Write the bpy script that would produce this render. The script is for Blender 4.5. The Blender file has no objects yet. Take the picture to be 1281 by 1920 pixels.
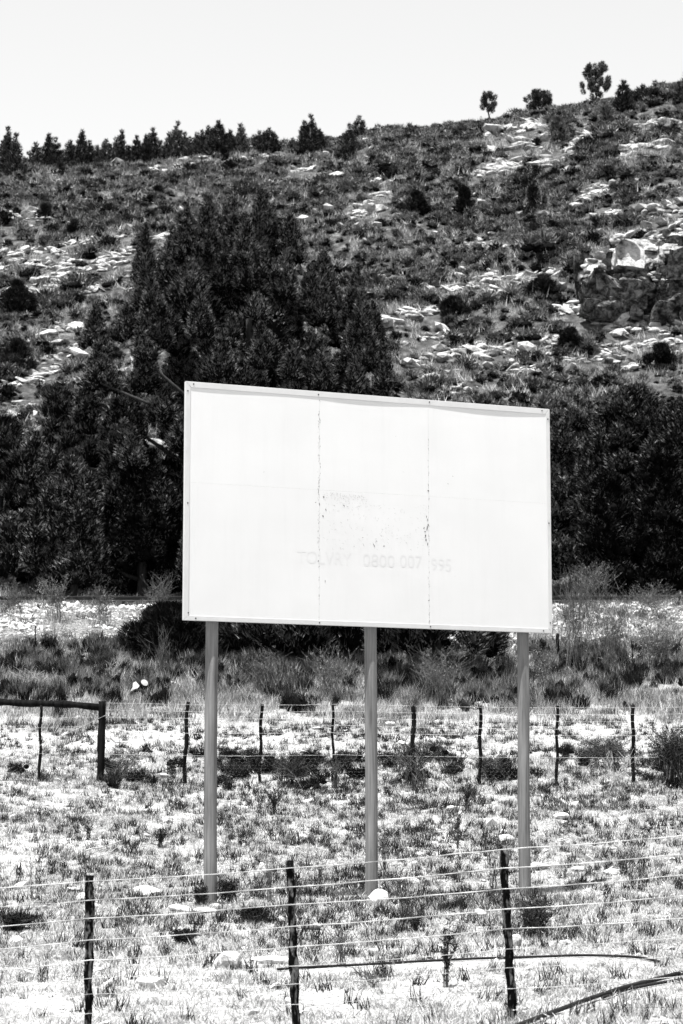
import bpy, bmesh, math, random
import numpy as np
from mathutils import Vector, Matrix

random.seed(7)
rng = np.random.default_rng(7)
S = bpy.context.scene
COL = S.collection
PI = math.pi

# ------------------------------------------------------------------ camera, light, exposure
F = 4267.0                                   # focal length in photo pixels (1281 x 1920 frame)
CAMZ = 2.0
PITCH = math.atan(587 / F)
cam = bpy.data.cameras.new('camera'); cam_ob = bpy.data.objects.new('camera', cam); COL.objects.link(cam_ob)
cam.sensor_fit = 'VERTICAL'; cam.sensor_height = 36.0; cam.lens = 36.0 * F / 1920
cam.clip_start = 0.5; cam.clip_end = 6000
cam_ob.location = (0, 0, CAMZ); cam_ob.rotation_euler = (PI / 2 + PITCH, 0, 0)
cam.dof.use_dof = True; cam.dof.focus_distance = 29.0; cam.dof.aperture_fstop = 5.0
S.camera = cam_ob

SUN_EL = math.radians(76.0)
SUN_DIR = Vector((0.56, 0.83, 0)).normalized()          # the way the light travels over the ground
SUN_VEC = Vector((SUN_DIR.x * math.cos(SUN_EL), SUN_DIR.y * math.cos(SUN_EL), -math.sin(SUN_EL)))
sun = bpy.data.lights.new('sun', 'SUN'); sun.energy = 5.0; sun.angle = math.radians(0.5); sun.color = (1, 0.995, 0.985)
sun_ob = bpy.data.objects.new('sun', sun); COL.objects.link(sun_ob)
sun_ob.rotation_euler = (-SUN_VEC).to_track_quat('Z', 'Y').to_euler(); sun_ob.location = (0, 0, 60)

W = bpy.data.worlds.new('World'); S.world = W; W.use_nodes = True
nt = W.node_tree; nt.nodes.clear()
sky = nt.nodes.new('ShaderNodeTexSky'); sky.sky_type = 'NISHITA'; sky.sun_disc = False
sky.sun_elevation = SUN_EL; sky.sun_rotation = math.atan2(-SUN_DIR.x, -SUN_DIR.y)
sky.dust_density = 0.5; sky.air_density = 3.0; sky.ozone_density = 1.0
bw = nt.nodes.new('ShaderNodeRGBToBW'); bg = nt.nodes.new('ShaderNodeBackground'); wo = nt.nodes.new('ShaderNodeOutputWorld')
nt.links.new(sky.outputs[0], bw.inputs[0]); nt.links.new(bw.outputs[0], bg.inputs[0]); nt.links.new(bg.outputs[0], wo.inputs[0])
bg.inputs[1].default_value = 0.066
S.view_settings.view_transform = 'Standard'; S.view_settings.look = 'None'
S.view_settings.exposure = 1.55; S.view_settings.gamma = 1.0
S.render.engine = 'CYCLES'
S.cycles.max_bounces = 5; S.cycles.diffuse_bounces = 3; S.cycles.use_denoising = True

# ------------------------------------------------------------------ pixel <-> world
CT, ST = math.cos(PITCH), math.sin(PITCH)
def P(px, py, Y):
    """point at world distance Y seen at photo pixel (px, py)"""
    dx = px - 640.5; dv = 960.0 - py
    dy = F * CT - dv * ST; dz = F * ST + dv * CT
    k = Y / dy
    return Vector((dx * k, Y, CAMZ + dz * k))
def proj(x, y, z):
    zz = z - CAMZ
    fwd = y * CT + zz * ST; up = -y * ST + zz * CT
    return 640.5 + F * x / fwd, 960.0 - F * up / fwd
def mpp(Y): return Y / F                     # metres per photo pixel

# ------------------------------------------------------------------ noise
_perm = rng.random((257, 257))
def vnoise(x, y):
    x = np.asarray(x, float); y = np.asarray(y, float)
    xi = np.floor(x).astype(int); yi = np.floor(y).astype(int)
    fx = x - xi; fy = y - yi
    fx = fx * fx * (3 - 2 * fx); fy = fy * fy * (3 - 2 * fy)
    a = _perm[xi % 257, yi % 257]; b = _perm[(xi + 1) % 257, yi % 257]
    c = _perm[xi % 257, (yi + 1) % 257]; d = _perm[(xi + 1) % 257, (yi + 1) % 257]
    return (a * (1 - fx) + b * fx) * (1 - fy) + (c * (1 - fx) + d * fx) * fy - 0.5
def fbm(x, y, o=4):
    s = 0; a = 1.0
    for i in range(o):
        s = s + a * vnoise(x * 2 ** i + 17.3 * i, y * 2 ** i + 5.1 * i); a *= 0.5
    return s

# ------------------------------------------------------------------ terrain height
PROFY = np.array([-400, -40, 6, 12, 17, 22, 28.8, 30.8, 35, 42, 50, 58, 65.5, 73.5, 78, 84, 90.0])
_pp = {12: 2080, 17: 1938, 22: 1805, 28.8: 1696, 30.8: 1674, 35: 1590, 42: 1470, 50: 1376, 58: 1304, 65.5: 1240, 73.5: 1136, 78: 1131, 84: 1128, 90: 1098}
PROFZ = np.array([0.0, 0.2, 0.25] + [P(640, _pp[k], k).z for k in (12, 17, 22, 28.8, 30.8, 35, 42, 50, 58, 65.5, 73.5, 78, 84, 90)])
SKX = np.array([-900, -400, 0, 100, 200, 300, 460, 560, 640, 720, 800, 880, 950, 1030, 1130, 1200, 1281, 1700, 2300])
SKY_ = np.array([330, 335, 316, 309, 304, 293, 279, 281, 268, 252, 250, 241, 233, 216, 202, 190, 174, 120, 110])
RIDGE = 220.0
def skyz(u):
    px = 640.5 + u * F * 1.03
    py = np.interp(px, SKX, SKY_)
    dv = 960 - py
    return CAMZ + (F * ST + dv * CT) / (F * CT - dv * ST) * RIDGE
def terr(x, Y, detail=True):
    x = np.asarray(x, float); Y = np.asarray(Y, float)
    base = np.interp(Y, PROFY, PROFZ)
    tilt = np.interp(Y, [0, 17, 28.8, 42, 60], [0.05, 0.055, 0.0, 0.0, 0.0]) * np.clip(x, -8, 8)
    u = x / np.maximum(Y, 20)
    zs = skyz(u)
    t = (Y - 90) / (RIDGE - 90)
    g = t + 0.10 * np.sin(np.clip(t, 0, 1) * PI)
    hill = PROFZ[-1] + (zs - PROFZ[-1]) * np.clip(g, 0, 1)
    fade = np.clip(t * 6, 0, 1) * np.clip((1 - t) * 4, 0.15, 1)
    hill = hill + fade * (1.5 * fbm(x / 14, Y / 14, 3) + 0.5 * fbm(x / 3.1, Y / 3.1, 3))
    beyond = np.maximum(Y - RIDGE, 0)
    hill = hill + 0.12 * np.minimum(beyond, 15) - 0.05 * np.maximum(beyond - 15, 0)
    z = np.where(Y > 90, hill, base + tilt)
    near = np.clip((90 - Y) / 10, 0, 1)
    z = z + near * ((0.16 - 0.1 * np.exp(-((Y - 29) / 3) ** 2)) * fbm(x / 2.3 + 3, Y / 2.3, 3) * np.clip((Y - 8) / 20, 0.3, 1) + 0.035 * fbm(x / 0.4, Y / 0.4, 2))
    emb = np.clip(1 - np.abs(Y - 69) / 5, 0, 1)
    z = z + emb * 0.5 * fbm(x / 3.5 + 40, Y / 3.5, 3)
    return z
def T(x, Y): return float(terr(x, Y))
_ys = np.concatenate([np.arange(9, 100, 0.05), np.arange(100, 225, 0.15)])
def G(px, py):
    """where the sight line through a photo pixel meets the ground"""
    dv = 960.0 - py
    dy = F * CT - dv * ST; dz = F * ST + dv * CT
    k = _ys / dy
    xs = (px - 640.5) * k; zs = CAMZ + dz * k
    hit = np.nonzero(zs < terr(xs, _ys))[0]
    i = hit[0] if len(hit) else len(_ys) - 1
    return Vector((xs[i], _ys[i], T(xs[i], _ys[i])))

# ------------------------------------------------------------------ object helpers
def link(o, parent=None):
    COL.objects.link(o)
    if parent is not None: o.parent = parent
    return o
def tag(o, label=None, cat=None, group=None, kind=None):
    if label: o['label'] = label
    if cat: o['category'] = cat
    if group: o['group'] = group
    if kind: o['kind'] = kind
    return o
def empty(name, loc, label, cat, group=None, rz=0.0):
    o = bpy.data.objects.new(name, None); o.location = loc; o.rotation_euler = (0, 0, rz); o.empty_display_size = 0.2
    COL.objects.link(o); return tag(o, label, cat, group)
def np_mesh(name, v, f, mats=(), smooth=False, n=3):
    v = np.ascontiguousarray(v, dtype=np.float32).reshape(-1, 3); f = np.ascontiguousarray(f, dtype=np.int32).reshape(-1, n)
    me = bpy.data.meshes.new(name)
    me.vertices.add(len(v)); me.vertices.foreach_set('co', v.ravel())
    me.loops.add(f.size); me.loops.foreach_set('vertex_index', f.ravel())
    me.polygons.add(len(f)); me.polygons.foreach_set('loop_start', np.arange(0, f.size, n, dtype=np.int32))
    me.update(calc_edges=True)
    for m in mats: me.materials.append(m)
    if smooth: me.shade_smooth()
    return me
class MB:
    def __init__(s): s.v = []; s.f = []
    def add(s, v, f):
        o = len(s.v); s.v += [tuple(p) for p in v]; s.f += [tuple(i + o for i in q) for q in f]
    def box(s, x0, x1, y0, y1, z0, z1):
        s.add([(x0,y0,z0),(x1,y0,z0),(x1,y1,z0),(x0,y1,z0),(x0,y0,z1),(x1,y0,z1),(x1,y1,z1),(x0,y1,z1)],
              [(0,3,2,1),(4,5,6,7),(0,1,5,4),(1,2,6,5),(2,3,7,6),(3,0,4,7)])
    def tube(s, pts, rad, n=6, jit=0.0, cap=True):
        pts = [Vector(p) for p in pts]; m = len(pts)
        if not hasattr(rad, '__len__'): rad = [rad] * m
        V = []; Fc = []
        t0 = (pts[1] - pts[0]).normalized()
        ref = Vector((0, 0, 1)) if abs(t0.z) < 0.8 else Vector((1, 0, 0))
        for i, p in enumerate(pts):
            t = (pts[min(i + 1, m - 1)] - pts[max(i - 1, 0)]).normalized()
            a = t.cross(ref).normalized(); b = t.cross(a).normalized()
            for k in range(n):
                an = 2 * PI * k / n; r = rad[i] * (1 + (random.uniform(-jit, jit) if jit else 0))
                V.append(p + a * math.cos(an) * r + b * math.sin(an) * r)
        for i in range(m - 1):
            for k in range(n):
                k2 = (k + 1) % n
                Fc.append((i * n + k, i * n + k2, (i + 1) * n + k2, (i + 1) * n + k))
        if cap:
            Fc.append(tuple(range(n))[::-1]); Fc.append(tuple((m - 1) * n + k for k in range(n)))
        s.add(V, Fc)
    def mesh(s, name, mat, smooth=False):
        me = bpy.data.meshes.new(name); me.from_pydata(s.v, [], s.f); me.update()
        if mat: me.materials.append(mat)
        if smooth: me.shade_smooth()
        return me
    def build(s, name, mat, parent=None, smooth=False):
        return link(bpy.data.objects.new(name, s.mesh(name, mat, smooth)), parent)

# ------------------------------------------------------------------ materials
def nodes(name):
    m = bpy.data.materials.new(name); m.use_nodes = True; t = m.node_tree; t.nodes.clear()
    o = t.nodes.new('ShaderNodeOutputMaterial'); b = t.nodes.new('ShaderNodeBsdfPrincipled')
    t.links.new(b.outputs[0], o.inputs[0]); b.inputs['Specular IOR Level'].default_value = 0.25
    return m, t, b
def N(t, kind, **kw):
    n = t.nodes.new(kind)
    for k, v in kw.items(): setattr(n, k, v)
    return n
def noise(t, scale, detail=4, rough=0.6, vec=None, dist=0.0):
    n = N(t, 'ShaderNodeTexNoise'); n.inputs['Scale'].default_value = scale; n.inputs['Detail'].default_value = detail
    n.inputs['Roughness'].default_value = rough; n.inputs['Distortion'].default_value = dist
    if vec is not None: t.links.new(vec, n.inputs['Vector'])
    return n.outputs['Fac']
def ramp(t, fac, stops):
    r = N(t, 'ShaderNodeValToRGB'); e = r.color_ramp.elements
    while len(e) < len(stops): e.new(0.5)
    for i, (p, c) in enumerate(stops): e[i].position = p; e[i].color = (c, c, c, 1)
    t.links.new(fac, r.inputs[0]); return r.outputs[0]
def mixc(t, fac, a, b, mode='MIX'):
    m = N(t, 'ShaderNodeMix', data_type='RGBA', blend_type=mode)
    if isinstance(fac, (int, float)): m.inputs[0].default_value = fac
    else: t.links.new(fac, m.inputs[0])
    for i, s in ((6, a), (7, b)):
        if isinstance(s, (int, float)): m.inputs[i].default_value = (s, s, s, 1)
        else: t.links.new(s, m.inputs[i])
    return m.outputs[2]
def bump(t, b, fac, strength=0.4, dist=0.02):
    bp = N(t, 'ShaderNodeBump'); bp.inputs['Strength'].default_value = strength; bp.inputs['Distance'].default_value = dist
    t.links.new(fac, bp.inputs['Height']); t.links.new(bp.outputs[0], b.inputs['Normal'])
def simple(name, stops, scale=5, rough=0.9, bmp=None, coord='Object', stretch=None, detail=5, spec=0.2):
    m, t, b = nodes(name); b.inputs['Roughness'].default_value = rough; b.inputs['Specular IOR Level'].default_value = spec
    tc = N(t, 'ShaderNodeTexCoord'); v = tc.outputs[coord]
    if stretch:
        mp = N(t, 'ShaderNodeMapping'); mp.inputs['Scale'].default_value = stretch; t.links.new(v, mp.inputs[0]); v = mp.outputs[0]
    n = noise(t, scale, detail, 0.65, v)
    t.links.new(ramp(t, n, stops), b.inputs['Base Color'])
    if bmp: bump(t, b, n, bmp[0], bmp[1])
    return m
def foliage(name, lo, hi, rough=0.85, spec=0.04, crisp=False):
    """tone varies from plant to plant and from leaf clump to leaf clump"""
    m, t, b = nodes(name); b.inputs['Roughness'].default_value = rough; b.inputs['Specular IOR Level'].default_value = spec
    oi = N(t, 'ShaderNodeObjectInfo'); geo = N(t, 'ShaderNodeNewGeometry')
    n = noise(t, 2.2, 3, 0.6, geo.outputs['Position'])
    a = N(t, 'ShaderNodeMath', operation='MULTIPLY_ADD'); t.links.new(oi.outputs['Random'], a.inputs[0]); a.inputs[1].default_value = 0.3
    t.links.new(n, a.inputs[2])
    isl = N(t, 'ShaderNodeMath', operation='MULTIPLY_ADD'); t.links.new(geo.outputs['Random Per Island'], isl.inputs[0]); isl.inputs[1].default_value = 0.6
    t.links.new(a.outputs[0], isl.inputs[2])
    sc_ = N(t, 'ShaderNodeMath', operation='MULTIPLY'); t.links.new(isl.outputs[0], sc_.inputs[0]); sc_.inputs[1].default_value = 0.6
    if crisp: t.links.new(ramp(t, sc_.outputs[0], [(0.45, lo), (0.60, lo * 5), (0.70, hi * 0.55), (0.82, hi)]), b.inputs['Base Color']); return m
    t.links.new(ramp(t, sc_.outputs[0], [(0.36, lo), (0.60, (lo * hi) ** 0.5 * 1.15), (0.86, hi)]), b.inputs['Base Color'])
    return m

M = {}
M['pine'] = foliage('pine_needles', 0.001, 0.17, crisp=True)
M['pine_grey'] = foliage('grey_green_needles', 0.002, 0.24, crisp=True)
M['far_pine'] = foliage('far_pine_needles', 0.0062, 0.149)
M['shrub'] = foliage('heath_shrub', 0.021, 0.38)
M['shrub_dark'] = foliage('dark_heath_shrub', 0.0019, 0.062)
M['shrub_pale'] = foliage('pale_heath_shrub', 0.0434, 0.279)
M['grass_dry'] = foliage('dry_straw_grass', 0.11, 0.62)
M['grass_mid'] = foliage('half_dry_grass', 0.075, 0.52)
M['grass_dark'] = foliage('dark_green_tufts', 0.0037, 0.062)
M['inner'] = simple('dark_inner_twigs', [(0.3, 0.003), (0.7, 0.007)], 5, rough=1.0, spec=0.0)  # near-black filler inside leaf clumps: inner shade painted as colour
M['twig'] = simple('dry_twigs', [(0.3, 0.03), (0.7, 0.12)], 6)
M['twig_pale'] = simple('pale_dry_twigs', [(0.3, 0.16), (0.7, 0.4)], 6)
M['bark'] = simple('pine_bark', [(0.3, 0.005), (0.7, 0.03)], 4, bmp=(0.6, 0.03), stretch=(3, 3, 0.6))
M['wire'] = simple('galvanised_wire', [(0.35, 0.14), (0.65, 0.5)], 6, rough=0.6, spec=0.2)
M['black_pipe'] = simple('black_polythene_pipe', [(0.3, 0.005), (0.7, 0.02)], 3, rough=0.7, spec=0.08)
M['rail'] = simple('rusty_rail_steel', [(0.3, 0.012), (0.7, 0.035)], 3, rough=0.8)
M['sleeper'] = simple('weathered_sleeper', [(0.3, 0.03), (0.7, 0.09)], 3)
M['screw'] = simple('dark_screw', [(0.3, 0.01), (0.7, 0.03)], 30)
M['dark_post'] = simple('tarred_dark_wood', [(0.35, 0.003), (0.75, 0.014)], 5, bmp=(0.5, 0.01), stretch=(4, 4, 0.7), rough=1.0, spec=0.02)

def rock_mat(name, lo, mid, hi, varn=0.03):
    m, t, b = nodes(name); b.inputs['Roughness'].default_value = 1.0; b.inputs['Specular IOR Level'].default_value = 0.05
    geo = N(t, 'ShaderNodeNewGeometry'); n = noise(t, 1.3, 6, 0.65, geo.outputs['Position']); n2 = noise(t, 3.2, 6, 0.75, geo.outputs['Position'], 0.6)
    c = ramp(t, n2, [(0.32, lo), (0.45, mid), (0.7, hi)])
    d = ramp(t, n, [(0.50, 0.0), (0.66, 1.0)])
    t.links.new(mixc(t, d, c, varn), b.inputs['Base Color'])
    bump(t, b, n2, 0.6, 0.06)
    return m
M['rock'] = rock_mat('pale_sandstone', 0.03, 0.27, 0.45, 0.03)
M['rock_near'] = rock_mat('pale_field_stone', 0.3, 0.45, 0.6, 0.3)
M['rock_cliff'] = rock_mat('shaded_sandstone', 0.006, 0.03, 0.22, 0.006)  # darker copy of the pale sandstone, shade of the faces put in its colour

def charred_mat():
    m, t, b = nodes('weathered_black_creosote_post'); b.inputs['Roughness'].default_value = 0.95; b.inputs['Specular IOR Level'].default_value = 0.03
    tc = N(t, 'ShaderNodeTexCoord'); mp = N(t, 'ShaderNodeMapping'); mp.inputs['Scale'].default_value = (26, 26, 8)
    t.links.new(tc.outputs['Object'], mp.inputs[0])
    n = noise(t, 1, 3, 0.6, mp.outputs[0]); n2 = noise(t, 7, 4, 0.7, mp.outputs[0])
    c = ramp(t, n, [(0.50, 0.004), (0.60, 0.15)]); g = ramp(t, n2, [(0.35, 0.3), (0.65, 1.0)])
    t.links.new(mixc(t, 1.0, c, g, 'MULTIPLY'), b.inputs['Base Color']); bump(t, b, n2, 0.5, 0.004)
    return m
M['charred'] = charred_mat()
def pole_mat():
    m, t, b = nodes('weathered_gum_pole'); b.inputs['Roughness'].default_value = 0.8
    tc = N(t, 'ShaderNodeTexCoord'); mp = N(t, 'ShaderNodeMapping'); mp.inputs['Scale'].default_value = (34, 34, 0.9)
    t.links.new(tc.outputs['Object'], mp.inputs[0])
    n = noise(t, 1, 6, 0.7, mp.outputs[0]); mp2 = N(t, 'ShaderNodeMapping'); mp2.inputs['Scale'].default_value = (9, 9, 1.1)
    t.links.new(tc.outputs['Object'], mp2.inputs[0]); n2 = noise(t, 1, 4, 0.6, mp2.outputs[0])
    c = ramp(t, n, [(0.36, 0.008), (0.43, 0.08), (0.66, 0.24)])
    t.links.new(mixc(t, 0.6, c, ramp(t, n2, [(0.3, 0.06), (0.7, 0.20)])), b.inputs['Base Color'])
    bump(t, b, n, 0.9, 0.008)
    return m
M['pole'] = pole_mat()
M['frame'] = simple('galvanised_frame', [(0.3, 0.40), (0.7, 0.46)], 3, rough=0.6, spec=0.3, bmp=(0.15, 0.004))
M['edge_dark'] = simple('dark_joint', [(0.3, 0.03), (0.7, 0.06)], 8)

def panel_mat():
    """white painted sheet: slight grime, chips where the paint has lifted"""
    m, t, b = nodes('white_painted_sheet'); b.inputs['Roughness'].default_value = 0.55
    tc = N(t, 'ShaderNodeTexCoord'); v = tc.outputs['Object']
    big = noise(t, 1.2, 5, 0.55, v)
    mp = N(t, 'ShaderNodeMapping'); mp.inputs['Scale'].default_value = (7, 7, 0.5); t.links.new(v, mp.inputs[0]); stk = noise(t, 1.0, 5, 0.7, mp.outputs[0])
    base = mixc(t, 1.0, ramp(t, big, [(0.3, 0.505), (0.7, 0.53)]), ramp(t, stk, [(0.3, 0.975), (0.5, 1.0)]), 'MULTIPLY')
    ch = noise(t, 9.0, 6, 0.7, v, 0.4); speck = ramp(t, ch, [(0.265, 0.0), (0.28, 1.0)])
    col = mixc(t, speck, 0.35, base)
    t.links.new(col, b.inputs['Base Color'])
    bump(t, b, noise(t, 2.0, 3, 0.5, v), 0.12, 0.02)
    return m
M['panel'] = panel_mat()
M['ghost'] = simple('faded_lettering', [(0.3, 0.475), (0.7, 0.502)], 7, rough=0.6)
M['ghost2'] = simple('almost_gone_lettering', [(0.3, 0.487), (0.7, 0.512)], 7, rough=0.6)
M['flake'] = foliage('lifted_paint_flakes', 0.08, 0.40)
M['chip'] = simple('bare_sheet_chips', [(0.35, 0.01), (0.65, 0.16)], 40)

def ground_mat():
    m, t, b = nodes('ground_soil_and_stubble'); b.inputs['Roughness'].default_value = 1.0; b.inputs['Specular IOR Level'].default_value = 0.05
    geo = N(t, 'ShaderNodeNewGeometry'); p = geo.outputs['Position']
    def att(n): a = N(t, 'ShaderNodeAttribute'); a.attribute_name = n; return a.outputs['Fac']
    fine = noise(t, 22, 8, 0.8, p, 0.5); mid = noise(t, 3.0, 5, 0.65, p); tiny = noise(t, 90, 4, 0.8, p)
    straw = ramp(t, fine, [(0.40, 0.015), (0.465, 0.24), (0.55, 0.46)])
    straw = mixc(t, ramp(t, mid, [(0.60, 0.0), (0.75, 0.45)]), straw, 0.14)
    straw = mixc(t, ramp(t, tiny, [(0.40, 0.85), (0.46, 0.0)]), straw, 0.06)
    near = mixc(t, ramp(t, tiny, [(0.34, 1.0), (0.46, 0.0)]), ramp(t, fine, [(0.38, 0.02), (0.44, 0.36), (0.53, 0.52)]), 0.05)
    straw = mixc(t, att('pale'), straw, near)
    green = ramp(t, noise(t, 5, 6, 0.8, p), [(0.35, 0.012), (0.5, 0.07), (0.68, 0.26)])
    hill = ramp(t, noise(t, 1.6, 7, 0.75, p), [(0.35, 0.015), (0.55, 0.07), (0.72, 0.2)])
    grav = ramp(t, noise(t, 11, 6, 0.8, p), [(0.38, 0.015), (0.50, 0.13), (0.62, 0.34)])
    c = mixc(t, att('green'), straw, green); c = mixc(t, att('gravel'), c, grav); c = mixc(t, att('hill'), c, hill)
    t.links.new(c, b.inputs['Base Color'])
    bump(t, b, fine, 1.0, 0.05)
    return m
M['ground'] = ground_mat()

# ------------------------------------------------------------------ ground sheet
def make_ground():
    u = np.concatenate([-np.geomspace(40, 0.2, 40), np.linspace(-0.19, 0.19, 260), np.geomspace(0.2, 40, 40)])
    Yn = [8.0]
    while Yn[-1] < 235: Yn.append(Yn[-1] * 1.0062)
    Ya = np.concatenate([np.linspace(-400, -40, 12), np.linspace(-35, 7, 16), np.array(Yn), np.geomspace(240, 3000, 26)])
    U, YY = np.meshgrid(u, Ya)
    X = U * np.maximum(YY, 20.0)
    X = np.clip(X, -2500, 2500) + np.sign(U) * np.maximum(np.abs(U) - 1, 0) * 5
    Z = terr(X, YY)
    far = np.maximum(YY - 235, 0); Z = Z - 0.02 * far
    nr, nc = X.shape
    v = np.stack([X, YY, Z], -1).reshape(-1, 3)
    i = np.arange(nr - 1)[:, None] * nc + np.arange(nc - 1)[None, :]
    f = np.stack([i, i + 1, i + nc + 1, i + nc], -1).reshape(-1, 4)
    me = np_mesh('ground', v, f, [M['ground']], True, 4)
    x, y = X.ravel(), YY.ravel(); n = fbm(x / 3, y / 3, 3)
    def put(name, val):
        a = me.attributes.new(name, 'FLOAT', 'POINT'); a.data.foreach_set('value', np.clip(val, 0, 1).astype(np.float32))
    put('hill', (y - 86 + n * 6) / 3)
    put('gravel', np.clip(1 - (np.abs(y - 72) - 7 + n * 3) / 1.5, 0, 1))
    put('pale', np.clip((25.5 - y) / 5 + n * 1.2, 0, 1) + np.clip((fbm(x / 1.7 + 30, y / 1.7, 3) - 0.05) * 3, 0, 1) * (y < 50) * (x > -20) * np.clip(1.1 - (x + 3) / 14, 0.3, 1))
    put('green', np.clip((y - 54 + n * 14) / 5, 0, 1) * np.clip(0.75 + 1.5 * fbm(x / 2 + 9, y / 2, 3), 0, 1))
    return tag(link(bpy.data.objects.new('ground', me)), kind='structure')
ground = make_ground()

# ------------------------------------------------------------------ leaf and blade makers
def rnd_dirs(n, up=0.0):
    d = rng.normal(size=(n, 3)); d /= np.linalg.norm(d, axis=1)[:, None]
    d[:, 2] += up; return d / np.linalg.norm(d, axis=1)[:, None]
def tris(pos, d, L, w):
    n = len(pos); r = rng.normal(size=(n, 3)); s = np.cross(d, r); s /= np.linalg.norm(s, axis=1)[:, None] + 1e-9
    L = np.broadcast_to(L, n)[:, None]; w = np.broadcast_to(w, n)[:, None]
    v = np.stack([pos - s * w / 2, pos + s * w / 2, pos + d * L], 1)
    return v.reshape(-1, 3)
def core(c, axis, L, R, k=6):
    """closed filler added inside a leaf clump to block light"""
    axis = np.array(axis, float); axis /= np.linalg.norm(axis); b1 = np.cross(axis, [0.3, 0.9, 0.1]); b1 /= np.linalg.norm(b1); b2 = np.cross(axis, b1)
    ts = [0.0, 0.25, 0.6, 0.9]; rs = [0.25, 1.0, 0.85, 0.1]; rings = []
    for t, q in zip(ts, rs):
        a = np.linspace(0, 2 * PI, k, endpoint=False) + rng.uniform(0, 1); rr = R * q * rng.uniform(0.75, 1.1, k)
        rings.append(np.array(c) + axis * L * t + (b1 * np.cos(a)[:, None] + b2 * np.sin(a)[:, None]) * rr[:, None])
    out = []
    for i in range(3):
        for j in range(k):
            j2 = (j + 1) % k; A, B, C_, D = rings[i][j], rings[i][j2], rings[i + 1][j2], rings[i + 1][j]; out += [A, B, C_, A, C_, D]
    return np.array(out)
def tri_mesh(name, v, mat):
    """v: leaf triangles, or a pair (leaves, cores); the cores are added light blockers with shade in their colour"""
    if isinstance(v, tuple):
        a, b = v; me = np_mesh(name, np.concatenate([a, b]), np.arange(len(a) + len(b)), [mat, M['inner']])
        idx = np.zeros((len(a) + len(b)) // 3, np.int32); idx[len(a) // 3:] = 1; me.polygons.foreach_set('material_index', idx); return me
    return np_mesh(name, v, np.arange(len(v)), [mat])
def join(cs): return (np.concatenate([c[0] for c in cs]), np.concatenate([c[1] for c in cs]))

protos = bpy.data.collections.new('plant_sources')        # never linked to the scene: sources for the stuff scatters only
def proto_set(name, meshes):
    c = bpy.data.collections.new(name)
    for i, me in enumerate(meshes):
        o = bpy.data.objects.new('%s_%02d' % (name, i), me); c.objects.link(o)
    return c
def scatter(name, coll, nvar, pts, rot, scl, label, cat, kind='stuff'):
    me = bpy.data.meshes.new(name); pts = np.asarray(pts, np.float32); n = len(pts)
    me.vertices.add(n); me.vertices.foreach_set('co', pts.ravel())
    a = me.attributes.new('rot', 'FLOAT_VECTOR', 'POINT'); a.data.foreach_set('vector', np.asarray(rot, np.float32).ravel())
    a = me.attributes.new('scl', 'FLOAT_VECTOR', 'POINT'); a.data.foreach_set('vector', np.asarray(scl, np.float32).ravel())
    a = me.attributes.new('idx', 'INT', 'POINT'); a.data.foreach_set('value', rng.integers(0, nvar, n).astype(np.int32))
    o = link(bpy.data.objects.new(name, me))
    g = bpy.data.node_groups.new(name + '_nodes', 'GeometryNodeTree')
    g.interface.new_socket('Geometry', in_out='INPUT', socket_type='NodeSocketGeometry')
    g.interface.new_socket('Geometry', in_out='OUTPUT', socket_type='NodeSocketGeometry')
    gi = g.nodes.new('NodeGroupInput'); go = g.nodes.new('NodeGroupOutput')
    ci = g.nodes.new('GeometryNodeCollectionInfo'); ci.inputs[0].default_value = coll
    ci.inputs['Separate Children'].default_value = True; ci.inputs['Reset Children'].default_value = True
    ip = g.nodes.new('GeometryNodeInstanceOnPoints'); ip.inputs['Pick Instance'].default_value = True
    def na(nm, ty):
        q = g.nodes.new('GeometryNodeInputNamedAttribute'); q.data_type = ty; q.inputs[0].default_value = nm; return q.outputs[0]
    e2r = g.nodes.new('FunctionNodeEulerToRotation')
    L = g.links.new
    L(gi.outputs[0], ip.inputs['Points']); L(ci.outputs[0], ip.inputs['Instance'])
    L(na('idx', 'INT'), ip.inputs['Instance Index']); L(na('rot', 'FLOAT_VECTOR'), e2r.inputs[0]); L(e2r.outputs[0], ip.inputs['Rotation'])
    L(na('scl', 'FLOAT_VECTOR'), ip.inputs['Scale']); L(ip.outputs[0], go.inputs[0])
    md = o.modifiers.new('scatter', 'NODES'); md.node_group = g
    tag(o, label, cat, None, kind)
    return o
def in_view(n, Y0, Y1, margin=1.25, umax=0.155):
    """n random ground points in the wedge the photograph looks over, even per square metre"""
    Y = np.sqrt(rng.uniform(Y0 ** 2, Y1 ** 2, n)); x = rng.uniform(-1, 1, n) * umax * margin * Y
    return x, Y
def rots(n, tilt=0.15): return np.stack([rng.normal(0, tilt, n), rng.normal(0, tilt, n), rng.uniform(0, 2 * PI, n)], 1)
def scl3(s, fl=1.0): return np.stack([s, s, s * fl], 1)

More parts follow.
